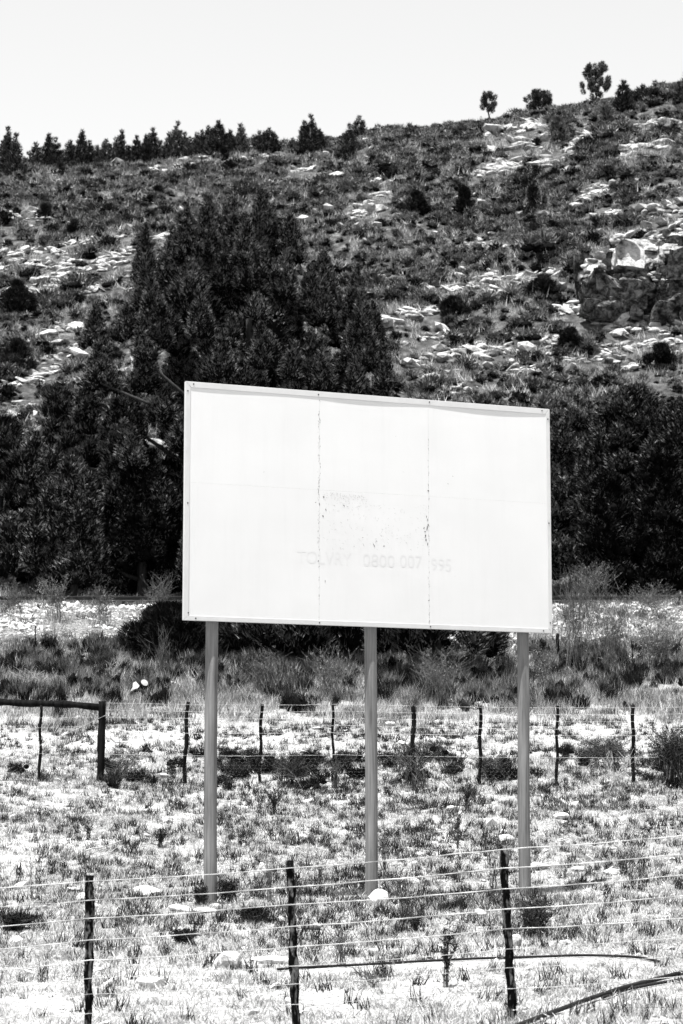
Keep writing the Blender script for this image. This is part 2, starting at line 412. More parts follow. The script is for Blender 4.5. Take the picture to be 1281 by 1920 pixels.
def grass_proto(n, h0, h1, spread, w, mat, lean=0.45, nm='tuft'):
    pos = np.stack([rng.normal(0, spread, n), rng.normal(0, spread, n), np.zeros(n) - 0.01], 1)
    d = rnd_dirs(n) * lean; d[:, 2] = 1; d /= np.linalg.norm(d, axis=1)[:, None]
    return tri_mesh(nm, tris(pos, d, rng.uniform(h0, h1, n), w), mat)
def bush_proto(n, mat, L=(0.09, 0.2), w=(0.03, 0.06), flat=0.75, nm='bush', lumps=7, up=0.6):
    out = []
    for k in range(lumps):
        a = rng.uniform(0, 2 * PI); r = rng.uniform(0, 0.32) if k else 0
        c = np.array([r * math.cos(a), r * math.sin(a), rng.uniform(0.05, 0.35)]); R = rng.uniform(0.16, 0.3)
        m = n // lumps; d = rnd_dirs(m, 0.25); d[:, 2] = np.abs(d[:, 2]) * 1.0 - 0.15
        pos = c + d * R * rng.uniform(0.45, 1.0, m)[:, None] * np.array([1, 1, flat])
        dd = d + np.array([0, 0, up]); dd += rng.normal(0, 0.35, (m, 3)); dd /= np.linalg.norm(dd, axis=1)[:, None]
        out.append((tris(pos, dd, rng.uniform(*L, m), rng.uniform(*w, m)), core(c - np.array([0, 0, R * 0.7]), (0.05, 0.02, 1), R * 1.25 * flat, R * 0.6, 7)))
    return tri_mesh(nm, join(out), mat)

# ------------------------------------------------------------------ rocks
def rock_mesh(name, seed, mat, sub=2, cuts=9, flat=0.6, rough=0.10, taper=0.0):
    r = np.random.default_rng(seed); bm = bmesh.new(); bmesh.ops.create_icosphere(bm, subdivisions=sub, radius=1.0)
    v = np.array([q.co[:] for q in bm.verts])
    for k in range(cuts):
        d = r.normal(size=3); d[2] *= 0.7; d /= np.linalg.norm(d); h = r.uniform(0.38 if cuts > 14 else 0.5, 0.85)
        s = v @ d; over = np.maximum(s - h, 0); v = v - over[:, None] * d * 0.92
    v *= 1 + (rough * fbm(v[:, 0] * 2 + seed, v[:, 1] * 2 + v[:, 2] * 1.7, 3))[:, None]
    if taper: v[:, :2] *= (1 + taper * np.clip(v[:, 2], -1, 0.3))[:, None]
    v[:, 2] *= flat
    for q, c in zip(bm.verts, v): q.co = c
    me = bpy.data.meshes.new(name); bm.to_mesh(me); bm.free(); me.materials.append(mat)
    return me
FAR_ROCKS = [rock_mesh('rock', 100 + i, M['rock'], 2, 20, 0.55, 0.2) for i in range(14)]
def block_mesh(name, seed, mat, lean=0.5):
    """squared block of bedrock whose front leans out over its foot"""
    r = np.random.default_rng(seed); bm = bmesh.new(); bmesh.ops.create_cube(bm, size=2.0)
    bmesh.ops.subdivide_edges(bm, edges=bm.edges[:], cuts=5, use_grid_fill=True)
    v = np.array([q.co[:] for q in bm.verts]); rad = np.linalg.norm(v, axis=1)[:, None]
    v = v * (1 - 0.16 * (rad - 1))
    v += 0.16 * np.stack([fbm(v[:, 1] * 1.7 + seed, v[:, 2] * 1.7), fbm(v[:, 0] * 1.7 + seed, v[:, 2] * 1.7), fbm(v[:, 0] * 1.7, v[:, 1] * 1.7 + seed)], 1)
    for k in range(2):
        d = r.normal(size=3); d[1] -= 0.2; d /= np.linalg.norm(d); h = r.uniform(0.75, 1.0); q = v @ d; v = v - (np.maximum(q - h, 0) * 0.95)[:, None] * d
    crack = np.abs(v[:, 2] - r.uniform(-0.4, 0.4)) < 0.12; v[crack, 1] += 0.12
    v[:, 1] -= lean * (v[:, 2] + 1)
    for q, c in zip(bm.verts, v): q.co = c
    me = bpy.data.meshes.new(name); bm.to_mesh(me); bm.free(); me.materials.append(mat); return me
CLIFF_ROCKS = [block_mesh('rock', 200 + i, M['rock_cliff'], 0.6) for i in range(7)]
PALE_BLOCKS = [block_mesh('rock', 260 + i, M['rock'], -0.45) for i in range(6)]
NEAR_ROCKS = [rock_mesh('field_stone', 300 + i, M['rock_near'], 3, 11, 0.6, 0.16) for i in range(8)]

# ------------------------------------------------------------------ outcrops on the hillside
# (polyline in photo pixels, half thickness px, number of rocks, size range px, label)
BANDS = [
 ([(0, 412), (62, 404), (100, 420)], 12, 24, (9, 24), 'pale rock ledge at the left edge of the hillside, highest of the ledges there'),
 ([(110, 462), (180, 452), (262, 440)], 6, 14, (7, 18), 'thin rock ledge above the terraces left of the big pine'),
 ([(0, 478), (80, 470), (150, 482)], 8, 18, (8, 20), 'low rock ledge running in from the left edge under the highest ledge'),
 ([(0, 505), (70, 498), (150, 503), (245, 468)], 10, 34, (8, 22), 'broken rock terrace sloping up towards the left tips of the big pine'),
 ([(60, 532), (140, 520), (200, 500), (250, 476)], 12, 32, (9, 26), 'broad pale rock terrace left of the big pine'),
 ([(0, 560), (60, 548), (130, 540)], 9, 20, (8, 18), 'rubbly rock band at the left edge below the broad terrace'),
 ([(155, 552), (205, 535), (262, 515)], 8, 20, (8, 20), 'narrow rock band climbing to the left side of the big pine'),
 ([(285, 458), (325, 440)], 7, 6, (12, 26), 'small white rock ledge between the left tips of the big pine'),
 ([(82, 632), (110, 618), (160, 616)], 6, 9, (16, 34), 'bright flat slab of rock with a dark underside left of the big pine'),
 ([(60, 682), (110, 672), (165, 650)], 7, 14, (9, 20), 'short rock band below the bright flat slab on the left'),
 ([(0, 728), (50, 716), (110, 694)], 7, 18, (9, 22), 'long pale rock band above the dark trees on the left'),
 ([(0, 790), (30, 778), (60, 770)], 12, 14, (10, 22), 'rock outcrop at the left edge just above the dark trees'),
 ([(420, 306), (480, 296), (545, 290)], 6, 16, (7, 18), 'pale rock strip below the skyline trees above the big pine'),
 ([(315, 322), (350, 308), (400, 300)], 10, 14, (6, 15), 'scattered white stones below the row of skyline pines'),
 ([(540, 322), (585, 318)], 5, 8, (8, 20), 'pale rock strip below the loose conical skyline tree'),
 ([(665, 352), (722, 348)], 4, 6, (12, 26), 'thin rock shelf in the upper middle of the hillside'),
 ([(668, 400), (700, 397), (715, 390)], 7, 8, (14, 30), 'white rock slab standing alone in the middle of the hillside'),
 ([(705, 370), (735, 362)], 4, 5, (8, 20), 'little rock shelf between two larger rocks in the middle of the hillside'),
 ([(920, 252), (965, 248), (1012, 238)], 6, 12, (16, 40), 'long pale slab just under the skyline left of the tall tree'),
 ([(960, 272), (1000, 270), (1040, 258)], 5, 10, (12, 30), 'white slab below the long skyline slab'),
 ([(888, 325), (930, 318), (985, 308), (1030, 300)], 11, 30, (10, 26), 'blocky rock cluster below the skyline slabs on the right'),
 ([(1060, 290), (1090, 262), (1110, 242)], 12, 20, (8, 20), 'rocks climbing the hill below the tall skyline tree'),
 ([(1150, 285), (1190, 280), (1250, 275)], 8, 14, (10, 26), 'pale rocks right of the blocky cluster under the skyline'),
 ([(1190, 240), (1230, 228), (1281, 236)], 9, 14, (7, 18), 'scattered stones under the skyline at the right edge'),
 ([(1080, 372), (1110, 364), (1150, 358)], 9, 12, (9, 22), 'pale rocks beside a forked dead branch above the cliff'),
 ([(1110, 405), (1160, 398)], 5, 8, (8, 16), 'row of small stones above the cliff'),
 ([(850, 470), (900, 458), (990, 470)], 7, 14, (7, 16), 'faint row of rocks in the middle of the hillside right of the board line'),
 ([(890, 525), (935, 520), (985, 528), (1060, 508)], 9, 26, (9, 24), 'rock band running to the cliff from the left'),
 ([(820, 545), (880, 540), (940, 545)], 10, 22, (8, 20), 'loose rock band below the one that runs to the cliff'),
 ([(718, 606), (760, 594), (812, 586)], 6, 14, (12, 34), 'bright rock slab right of the tallest right branch of the pine'),
 ([(770, 690), (810, 672), (860, 662), (905, 656)], 7, 24, (12, 28), 'bright rock ledge above the right half of the billboard'),
 ([(905, 668), (960, 655), (1010, 648), (1060, 640)], 9, 28, (9, 24), 'rock ledge above the right corner of the billboard'),
 ([(1040, 590), (1085, 575), (1130, 600), (1180, 612), (1281, 600)], 14, 62, (10, 26), 'rubble slope of white blocks at the foot of the cliff'),
 ([(1130, 660), (1190, 655), (1240, 640), (1281, 645)], 10, 26, (8, 22), 'stepped rock band below the rubble slope'),
 ([(1060, 680), (1130, 672), (1200, 690)], 9, 22, (9, 22), 'rocks above the dark pines on the right'),
 ([(960, 700), (1000, 695)], 6, 8, (10, 20), 'small rocks behind the top right corner of the billboard'),
 ([(1045, 822), (1060, 808), (1080, 795)], 10, 12, (12, 26), 'bright white outcrop beside the right edge of the billboard'),
 ([(740, 655), (790, 640), (840, 630)], 6, 12, (8, 18), 'thin rock strip above the bright ledge over the billboard'),
]
def inst(name, me, parent, loc, s, rot):
    o = bpy.data.objects.new(name, me); o.location = loc; o.scale = s; o.rotation_euler = rot
    return link(o, parent)
ROCKPTS = []
def outcrop(band):
    poly, th, n, (s0, s1), label = band
    poly = [Vector(p) for p in poly]; seg = [(poly[i + 1] - poly[i]).length for i in range(len(poly) - 1)]; tot = sum(seg)
    mid = G(*poly[len(poly) // 2])
    root = empty('rock_outcrop', mid, label, 'rocks', 'rock ledges on the hillside')
    n = int(n * 1.9)
    for k in range(n):
        d = random.random() * tot; i = 0
        while i < len(seg) - 1 and d > seg[i]: d -= seg[i]; i += 1
        p = poly[i].lerp(poly[i + 1], min(1, d / seg[i]))
        py = p.y + random.gauss(0, th * 0.55); px = p.x + random.uniform(-4, 4)
        g = G(px, py)
        if g.y > 216: continue
        s = random.uniform(s0, s1) * random.uniform(0.6, 1.0) * mpp(g.y) * 0.78
        ROCKPTS.append((px, py, s / mpp(g.y)))
        slope = -0.12
        inst('rock', random.choice(FAR_ROCKS), root, g - mid + Vector((0, 0, s * 0.12)),
             (s * random.uniform(1.0, 2.3), s * random.uniform(0.8, 1.3), s * random.uniform(0.6, 1.2)),
             (random.gauss(0.15, 0.25), random.gauss(slope, 0.2), random.gauss(0, 0.35) + random.choice((0, PI))))
for b in BANDS: outcrop(b)

# the cliff: big blocks with overhanging faces, paler caps
def cliff():
    foot = G(1190, 596)
    root = empty('rock_cliff', foot, 'dark overhanging rock cliff capped with white blocks at the right edge', 'cliff')
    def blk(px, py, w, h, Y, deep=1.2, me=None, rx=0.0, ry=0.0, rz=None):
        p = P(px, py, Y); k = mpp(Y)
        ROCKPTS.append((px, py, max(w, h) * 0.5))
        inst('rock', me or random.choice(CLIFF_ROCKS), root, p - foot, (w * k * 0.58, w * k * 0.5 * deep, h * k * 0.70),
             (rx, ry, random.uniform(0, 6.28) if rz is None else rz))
    Y0 = foot.y
    # lower wall, shade painted into its dark rock
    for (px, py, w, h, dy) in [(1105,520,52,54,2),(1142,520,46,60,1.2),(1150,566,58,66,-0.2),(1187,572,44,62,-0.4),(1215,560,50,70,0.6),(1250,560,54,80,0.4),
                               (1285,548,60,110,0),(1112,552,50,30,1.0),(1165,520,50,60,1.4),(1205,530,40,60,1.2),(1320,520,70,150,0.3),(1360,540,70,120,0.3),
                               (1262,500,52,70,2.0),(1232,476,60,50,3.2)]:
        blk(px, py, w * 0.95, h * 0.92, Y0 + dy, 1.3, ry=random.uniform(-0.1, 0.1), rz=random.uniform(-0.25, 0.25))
    for k in range(60):
        px = random.uniform(1095, 1300); py = random.uniform(505 if px < 1150 else 470, 590)
        if 1208 < px < 1256 and 490 < py < 535: continue
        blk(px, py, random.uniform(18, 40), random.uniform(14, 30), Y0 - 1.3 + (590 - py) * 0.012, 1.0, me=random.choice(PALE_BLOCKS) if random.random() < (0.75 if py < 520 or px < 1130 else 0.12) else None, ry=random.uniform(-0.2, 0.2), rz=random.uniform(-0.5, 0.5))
    # the big rounded block and its neighbours
    blk(1178, 478, 50, 46, Y0 - 0.6, 1.3, me=PALE_BLOCKS[0], rz=0.15, ry=0.1); blk(1210, 462, 48, 22, Y0 + 0.6, 1.4, me=PALE_BLOCKS[1], rz=-0.2, ry=0.1)
    blk(1115, 498, 34, 22, Y0 + 0.2, me=PALE_BLOCKS[2], rz=0.1); blk(1098, 512, 26, 22, Y0 + 0.8, me=PALE_BLOCKS[3], rz=0.2)
    # pale caps
    for (px, py, w, h) in [(1150,460,24,14),(1165,450,26,12),(1182,446,26,13),(1200,436,28,14),(1208,426,24,13),(1218,446,26,12),(1232,452,24,13),(1238,462,20,12),
                           (1225,396,26,14),(1238,400,24,14),(1252,386,28,14),(1270,380,30,14),(1262,394,26,14),(1280,402,28,16),(1254,408,20,12),(1240,420,30,14),
                           (1262,428,26,14),(1278,418,24,14),(1290,430,28,16),(1262,446,20,14),(1270,438,18,14),(1276,458,20,12),(1298,446,30,20),(1310,400,40,20),
                           (1120,488,24,13),(1108,496,22,12),(1135,476,20,12),(1095,506,20,12),(1128,508,24,14)]:
        g = G(px, py + 4); k = mpp(g.y); ROCKPTS.append((px, py, w * 0.7))
        if py > 470 or (px < 1245 and py > 436): g = P(px, py, Y0 - 2.6 + (600 - py) * 0.012); k = mpp(g.y)
        inst('rock', random.choice(FAR_ROCKS), root, g - foot + Vector((0, -0.3, h * k * 0.4)), (w * k * 0.75, w * k * 0.7, h * k * 1.0), (0.35, -0.15, random.uniform(0, 6.28)))
    for k in range(30):
        px = random.uniform(1135, 1310); py = 500 - (px - 1135) * 0.33 + random.uniform(-26, 22)
        if 1150 < px < 1200 and py > 460: continue
        blk(px, py, random.uniform(14, 34), random.uniform(9, 20), Y0 - 1.8 + (600 - py) * 0.016, 1.0, me=random.choice(PALE_BLOCKS), ry=random.uniform(-0.35, 0.15), rz=random.uniform(-0.7, 0.7))
    # white rubble caught in the face
    for k in range(20):
        px = random.uniform(1212, 1252); py = random.uniform(494, 530)
        blk(px, py, random.uniform(12, 20), random.uniform(7, 12), Y0 - 1.6 + (530 - py) * 0.03, 1.0, me=random.choice(FAR_ROCKS), rx=0.2)
    return root
cliff()
# boulders on their own
for (px, py, w, h, label) in [
 (688, 300, 20, 12, 'lone white boulder in the shrubs under the middle of the skyline'),
 (1208, 357, 20, 9, 'single white oval boulder on the slope above the cliff'),
 (590, 398, 12, 12, 'small round pale boulder right of the tallest pine tips'),
 (745, 590, 14, 10, 'small pale boulder left of the bright slab beside the pine'),
 (1045, 305, 18, 12, 'pale boulder right of the blocky cluster under the skyline'),
 (100, 330, 14, 8, 'small pale boulder below the skyline pines at far left'),
 (860, 400, 14, 9, 'small pale boulder between dark bushes in the upper middle'),
 (1000, 620, 18, 10, 'pale boulder left of the rubble slope'),
 (1180, 716, 20, 14, 'pale boulder just above the dark pines on the right')]:
    g = G(px, py); k = mpp(g.y); ROCKPTS.append((px, py, w * 0.6))
    o = inst('boulder', random.choice(FAR_ROCKS), None, g + Vector((0, 0, h * k * 0.2)), (w * k * 0.6, w * k * 0.5, h * k * 0.8), (0.2, 0, random.uniform(0, 6)))
    tag(o, label, 'boulder')

# ------------------------------------------------------------------ hillside cover
RP = np.array(ROCKPTS)
def rockfree(px, py, grow=1.0):
    keep = np.ones(len(px), bool)
    for (a, b, r) in ROCKPTS:
        r *= grow
        keep &= ~((np.abs(px - a) < r) & (py - b > -r * 0.3) & (py - b < r * 1.2))
    return keep
bush_set = proto_set('bush_source', [bush_proto(420, M['shrub']) for _ in range(5)] + [bush_proto(380, M['shrub_dark'], up=0.8) for _ in range(2)] +
                     [bush_proto(300, M['shrub_pale'], L=(0.08, 0.22), w=(0.02, 0.04), up=1.0) for _ in range(2)])
x, Y = in_view(24000, 86, 222, 1.3); z = terr(x, Y); px, py = proj(x, Y, z)
s = np.clip(rng.lognormal(-0.15, 0.35, len(x)), 0.4, 2.0) * 1.0
keep = rockfree(px, py, 1.15) | (rng.random(len(x)) < 0.05)
keep &= (fbm(x / 5, Y / 5, 3) > -0.6)
x, Y, z, s = x[keep], Y[keep], z[keep], s[keep]
s = s * (0.8 + 0.5 * (fbm(x / 9 + 50, Y / 9, 2) + 0.5))
scatter('hillside_shrubs', bush_set, 9, np.stack([x, Y, z - 0.05], 1), rots(len(x), 0.1), scl3(s, 0.85),
        'low grey heath shrubs covering the whole hillside', 'shrubs')
tall = proto_set('heath_grass_source', [grass_proto(60, 0.2, 0.6, 0.22, 0.03, M['grass_mid'], 0.6) for _ in range(4)])
x, Y = in_view(9000, 84, 221, 1.25); z = terr(x, Y); px, py = proj(x, Y, z); keep = rockfree(px, py, 0.6) | (rng.random(len(x)) < 0.3); x, Y, z = x[keep], Y[keep], z[keep]
scatter('hillside_grass', tall, 4, np.stack([x, Y, z], 1), rots(len(x), 0.1), scl3(rng.uniform(0.6, 1.3, len(x))),
        'half dry grass growing between the heath shrubs on the hillside', 'grass')
rub = proto_set('rubble_source', [rock_mesh('rubble', 400 + i, M['rock'], 1, 8, 0.55) for i in range(6)])
x, Y = in_view(5500, 88, 220, 1.25); z = terr(x, Y); px, py = proj(x, Y, z)
dens = 0.06 + 0.9 * np.clip((fbm(x / 6 + 9, (Y + x * 0.5) / 3.2, 3) - 0.12) * 3, 0, 1) + 0.25 * ((px > 850) & (py < 420) & (py > 230)) + 0.25 * ((px > 700) & (py > 520))
keep = rng.random(len(x)) < dens; x, Y, z = x[keep], Y[keep], z[keep]
s = np.clip(rng.lognormal(-1.55, 0.5, len(x)), 0.08, 0.7)
scatter('hillside_rubble', rub, 6, np.stack([x, Y, z + s * 0.5], 1), rots(len(x), 0.3), np.stack([s * 1.3, s, s * 0.9], 1),
        'small pale stones strewn between the shrubs on the hillside', 'stones')

# ------------------------------------------------------------------ trees
def clump(c, axis, L, R, n, nl=0.22, nw=0.035, open_=0.35, ck=0.62):
    t = rng.random(n) ** 0.8; a = rng.uniform(0, 2 * PI, n)
    prof = np.sin(np.clip(t * 0.88 + 0.12, 0, 1) * PI) ** 0.6
    r = R * prof * (open_ + (1 - open_) * np.sqrt(rng.random(n)))
    axis = np.array(axis, float); axis /= np.linalg.norm(axis)
    b1 = np.cross(axis, [0.3, 0.9, 0.1]); b1 /= np.linalg.norm(b1); b2 = np.cross(axis, b1)
    rad = b1 * np.cos(a)[:, None] + b2 * np.sin(a)[:, None]
    pos = np.array(c) + axis * (L * t)[:, None] + rad * r[:, None]
    d = rad * 0.7 + axis * 0.9 + rng.normal(0, 0.3, (n, 3)); d /= np.linalg.norm(d, axis=1)[:, None]
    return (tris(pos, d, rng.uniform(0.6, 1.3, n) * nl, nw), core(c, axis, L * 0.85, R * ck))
def spire(foot, H, R, knob=0.34, nn=230, nl=0.15, nw=0.034, ck=0.72, lean=(0, 0), step=0.55):
    """an upright leader: whorls of short needle knobs that shrink towards the tip"""
    out = []; n = max(3, int(H / (knob * step * 2)))
    for j in range(n):
        t = j / (n - 1); z = H * t * 0.93; rr = R * (1.02 - t) ** 0.55; kb = knob * (1.05 - 0.5 * t)
        m = 1 if t > 0.85 else max(2, int(2 * PI * rr / (kb * 1.7)))
        a0 = random.uniform(0, 6.28)
        for q in range(m):
            a = a0 + 2 * PI * q / m + random.gauss(0, 0.25); r1 = max(0, rr - kb * 0.5) * random.uniform(0.75, 1.2)
            c = (foot[0] + lean[0] * t * H + r1 * math.cos(a), foot[1] + lean[1] * t * H + r1 * math.sin(a), foot[2] + z + random.gauss(0, 0.08) * kb)
            out.append(clump(c, (math.cos(a) * 0.45 * (1 - t), math.sin(a) * 0.45 * (1 - t), 1), kb * random.uniform(1.5, 2.3), kb * random.uniform(0.7, 0.95), nn, nl, nw, 0.6, ck))
    return out
def tree(name, base, tips, crownv, label, trunk_r, mat, top, limbs=14, cat='tree', group=None, bark='bark'):
    """base: ground point; crownv: needle vertices in world; tips: clump feet for the limbs"""
    root = empty(name, base, label, cat, group)
    me = tri_mesh('crown', tuple(q - np.array(base) for q in crownv), mat); link(bpy.data.objects.new('crown', me), root)
    m = MB(); H = top - base.z
    tp = [Vector((math.sin(k * 1.3) * trunk_r * 0.6, math.cos(k * 1.7) * trunk_r * 0.6, H * k / 7 - (0.3 if k == 0 else 0))) for k in range(8)]
    m.tube(tp, [trunk_r * (1.15 - k / 7.5) for k in range(8)], 9, 0.08)
    m.build('trunk', M[bark], root, True)
    if tips:
        lm = MB()
        for c in random.sample(tips, min(limbs, len(tips))):
            c = Vector(c) - Vector(base); zt = max(0.1 * H, min(c.z * random.uniform(0.55, 0.85), H * 0.9)); st = Vector((0, 0, zt))
            mid = st.lerp(c, 0.55) + Vector((0, 0, -0.06 * (c - st).length))
            r = trunk_r * (0.45 * (1 - zt / H) + 0.12)
            lm.tube([st, mid, c], [r, r * 0.6, r * 0.25], 6)
        lm.build('branches', M[bark], root, True)
    return root
def inpoly(x, y, poly):
    c = False; j = len(poly) - 1
    for i in range(len(poly)):
        xi, yi = poly[i]; xj, yj = poly[j]
        if (yi > y) != (yj > y) and x < (xj - xi) * (y - yi) / (yj - yi) + xi: c = not c
        j = i
    return c

# the big pine
YB = 84.0
hull = [(158,640),(172,575),(188,572),(205,640),(228,640),(232,600),(240,562),(254,600),(262,650),(276,600),(258,500),(262,430),(284,440),(296,470),(326,440),(344,380),(358,400),
        (378,372),(396,366),(412,420),(430,380),(462,352),(492,352),(520,378),(548,420),(556,490),(572,590),(588,570),(592,480),(610,476),(624,540),(630,620),(642,625),(646,560),(656,505),(668,490),(690,530),
        (712,580),(706,640),(735,700),(745,900),(700,1090),(330,1105),(235,1080),(200,860),(152,760),(168,690)]
tips_px = [(387,362,120),(350,378,110),(440,372,120),(478,350,130),(500,358,120),(520,392,110),(268,424,110),(545,402,90),(606,472,90),(585,500,90),(668,490,140),
           (700,572,90),(176,572,80),(240,560,80),(585,622,90),(305,478,100),(330,430,100),(640,560,90),(460,400,100),(420,440,100),(720,650,80),(412,400,110),(425,372,110),(535,470,90),(285,520,100),(660,520,110),(680,545,110),(695,610,90),(345,420,110),(508,420,100),(395,420,110),(470,440,100),(270,480,100),(600,520,90),(160,720,70),
           (300,560,90),(655,610,90),(550,560,90),(490,470,90),(370,470,100),(190,620,80)]
cl = []; tips = []
kB = mpp(YB)
def cadd(px, py, dY, L, R, n, lean=0.15, nl=0.13):
    p = P(px, py, YB + dY); ax = (random.gauss(0, lean) + (px - 470) / 900, random.gauss(0, lean), 1)
    cl.append(clump(p, ax, L, R, int(n * 1.7), nl, 0.034, 0.6)); tips.append(tuple(p))
for (px, py, h) in tips_px:
    p = P(px, py + h, YB + random.uniform(-1.5, 1.5)); tips.append(tuple(p)); cl += spire(p, h * kB, random.uniform(0.32, 0.52), 0.24, 180, 0.13, 0.034, lean=(random.gauss(0, 0.03), 0))
cnt = 0
while cnt < 230:
    px = random.uniform(150, 745); py = random.uniform(400, 1105)
    L = random.uniform(45, 95)
    if not (inpoly(px, py, hull) and inpoly(px, py - L * 0.9, hull)): continue
    if (606 < px < 652 and py < 720) or (552 < px < 584 and py < 640) or (205 < px < 236 and py < 670) or (244 < px < 268 and 560 < py < 620): continue
    if py < 720 and not (inpoly(px, py - L - 80, hull) and inpoly(px - 22, py - L, hull) and inpoly(px + 22, py - L, hull)): continue
    half = 0.5 * min(abs(px - 150), abs(745 - px), 260) * kB
    p = P(px, py, YB + random.uniform(-1, 1) * (1.0 + half)); tips.append(tuple(p))
    cl += spire(p, L * kB * 0.9, random.uniform(0.3, 0.5), 0.25, 150, 0.14, 0.036, lean=(random.gauss(0, 0.1) + (px - 450) / 1600, random.gauss(0, .1)))
    cnt += 1
for k in range(130):     # shaded heart of the crown
    px = random.gauss(460, 95); py = random.uniform(520, 1080)
    if inpoly(px, py, hull) and inpoly(px, py - 120, hull) and inpoly(px - 60, py - 60, hull) and inpoly(px + 60, py - 60, hull) and (py > 720 or 320 < px < 520): cadd(px, py, random.uniform(-0.5, 2.0), 1.6, 0.8, 260, 0.3, 0.2)
bx = P(455, 1128, YB); base = Vector((bx.x, YB, T(bx.x, YB)))
tree('pine_tree', base, tips, join(cl), 'huge dark pine with many upright branch tips towering behind the billboard', 0.42, M['pine'], P(455, 560, YB).z, 46)

def egg_tree(name, px, ybase, ytop, wpx, Y, label, mat, n=40, nn=260, cl_L=(0.9, 1.8), cl_R=(0.22, 0.4), trunk=0.2, low=0.05, lean=0.2, shape=0.6, nl=0.22, nw=0.04, group=None, cat='tree', ground_fit=True, limbs=14, cone=False, ck=0.62):
    k = mpp(Y); b = P(px, ybase, Y); gz = T(b.x, Y)
    base = Vector((b.x, Y, gz if ground_fit else b.z)); top = P(px, ytop, Y).z; H = top - base.z; Wm = wpx * k
    cs = []; tp = []
    for i in range(n):
        t = low + (1 - low) * random.random() ** 0.9
        prof = math.sin(min(1, t * 0.8 + 0.2) * PI) ** shape
        if cone: prof = max(0.12, 1.05 - t) ** 0.75; L_c = 1
        a = random.uniform(0, 6.28); r = Wm * 0.5 * prof * math.sqrt(random.random())
        L = min(random.uniform(*cl_L), H * 0.4) * (0.55 + 0.45 * (1 - t)); z = min(t * H, H - L * 0.9) if i > 0 else H - L
        tt = min(1.0, (z + L * 0.75) / H); prof = (math.sin(min(1, tt * 0.8 + 0.2) * PI) ** shape) if not cone else max(0.06, 1.03 - tt) ** (0.5 + 0.25 * math.sin(px))
        r = Wm * 0.5 * prof * math.sqrt(random.random()) * (0.8 if i else 0)
        c = (base.x + r * math.cos(a), Y + r * math.sin(a) * 0.9, base.z + z)
        if name == 'pine_tree': cs += spire(c, L, random.uniform(*cl_R) * 1.15, 0.26, 105, 0.15, 0.04)
        else: cs.append(clump(c, (math.cos(a) * lean * r * 2 / Wm, math.sin(a) * lean, 1), L, random.uniform(*cl_R), nn, nl, nw, ck=ck))
        tp.append(c)
    return tree(name, base, tp, join(cs), label, trunk, mat, base.z + H * 0.85, limbs, cat, group)

# the dark trees left of the board
egg_tree('pine_tree', 262, 1118, 850, 220, 83, 'dark pine below the left side of the huge pine, against the billboard edge', M['pine'], 60, 420, (1.2, 2.0), (0.3, 0.5), 0.2)
egg_tree('evergreen_tree', 105, 1118, 735, 300, 86, 'rounded dark grey evergreen rising at the left above the smaller pine', M['pine_grey'], 95, 420, (0.6, 1.2), (0.35, 0.6), 0.22, nl=0.2)
egg_tree('evergreen_tree', 0, 1118, 790, 260, 87, 'dark evergreen cut off by the left edge of the photo', M['pine_grey'], 70, 400, (0.7, 1.4), (0.35, 0.55), 0.2)
egg_tree('pine_tree', 135, 1125, 875, 210, 79.5, 'smaller pale pine with candle like tips above the gravel bank', M['pine_grey'], 62, 330, (0.8, 1.5), (0.14, 0.26), 0.12, nl=0.3)
egg_tree('pine_tree', 305, 1125, 900, 130, 88, 'slim dark pine squeezed between the huge pine and the billboard edge', M['pine'], 50, 380, (1.0, 1.8), (0.3, 0.45), 0.15)
# right group
egg_tree('pine_tree', 1085, 1112, 780, 190, 86, 'dark slender topped pine beside the right edge of the billboard', M['pine'], 95, 420, (0.7, 1.5), (0.24, 0.42), 0.2, lean=0.25, cone=True)
egg_tree('pine_tree', 1195, 1112, 740, 270, 84, 'dense dark pine with needle sharp tips, tallest in the group on the right', M['pine'], 170, 430, (0.7, 1.6), (0.24, 0.42), 0.22, lean=0.2, shape=0.5)
egg_tree('pine_tree', 1290, 1112, 765, 260, 82, 'dark pine cut off by the right edge of the photo', M['pine'], 120, 420, (0.7, 1.5), (0.25, 0.45), 0.2, lean=0.3, shape=0.55)
egg_tree('pine_tree', 1145, 1115, 905, 190, 80.5, 'shorter dark pine in front of the dense group on the right', M['pine'], 70, 400, (0.5, 1.1), (0.22, 0.38), 0.12, lean=0.4, cone=True)
egg_tree('pine_tree', 1245, 1115, 850, 170, 80.5, 'second shorter dark pine in front of the dense group, nearer the right edge', M['pine'], 70, 400, (0.6, 1.2), (0.22, 0.38), 0.12, lean=0.3, cone=True)
# low dark trees behind the posts
egg_tree('broad_tree', 560, 1232, 1020, 300, 62.5, 'dark spreading tree under the billboard between its left and middle posts', M['pine'], 120, 380, (0.5, 1.1), (0.35, 0.6), 0.16, low=0.12, shape=0.5)
egg_tree('broad_tree', 815, 1240, 1010, 300, 61, 'dark spreading tree under the billboard between its middle and right posts', M['pine'], 120, 380, (0.5, 1.0), (0.3, 0.55), 0.16, low=0.16, shape=0.5, lean=0.6)
egg_tree('broad_tree', 690, 1225, 1000, 240, 66, 'dark tree in deep shade right behind the middle billboard post', M['pine'], 80, 380, (0.6, 1.2), (0.4, 0.6), 0.16, low=0.05, shape=0.5)
egg_tree('dark_bush', 325, 1226, 1140, 190, 65.5, 'black leafy mass added for the shadow on the gravel bank at the lower left corner of the billboard', M['shrub_dark'], 50, 420, (0.4, 0.8), (0.3, 0.5), 0.06, low=0.02, shape=0.5, cat='bush')  # dark foliage added in place of a cast shadow on the bank
egg_tree('dark_bush', 440, 1225, 1090, 150, 66, 'black bush behind the left billboard post', M['shrub_dark'], 50, 420, (0.4, 0.8), (0.3, 0.5), 0.06, low=0.02, shape=0.5, cat='bush')

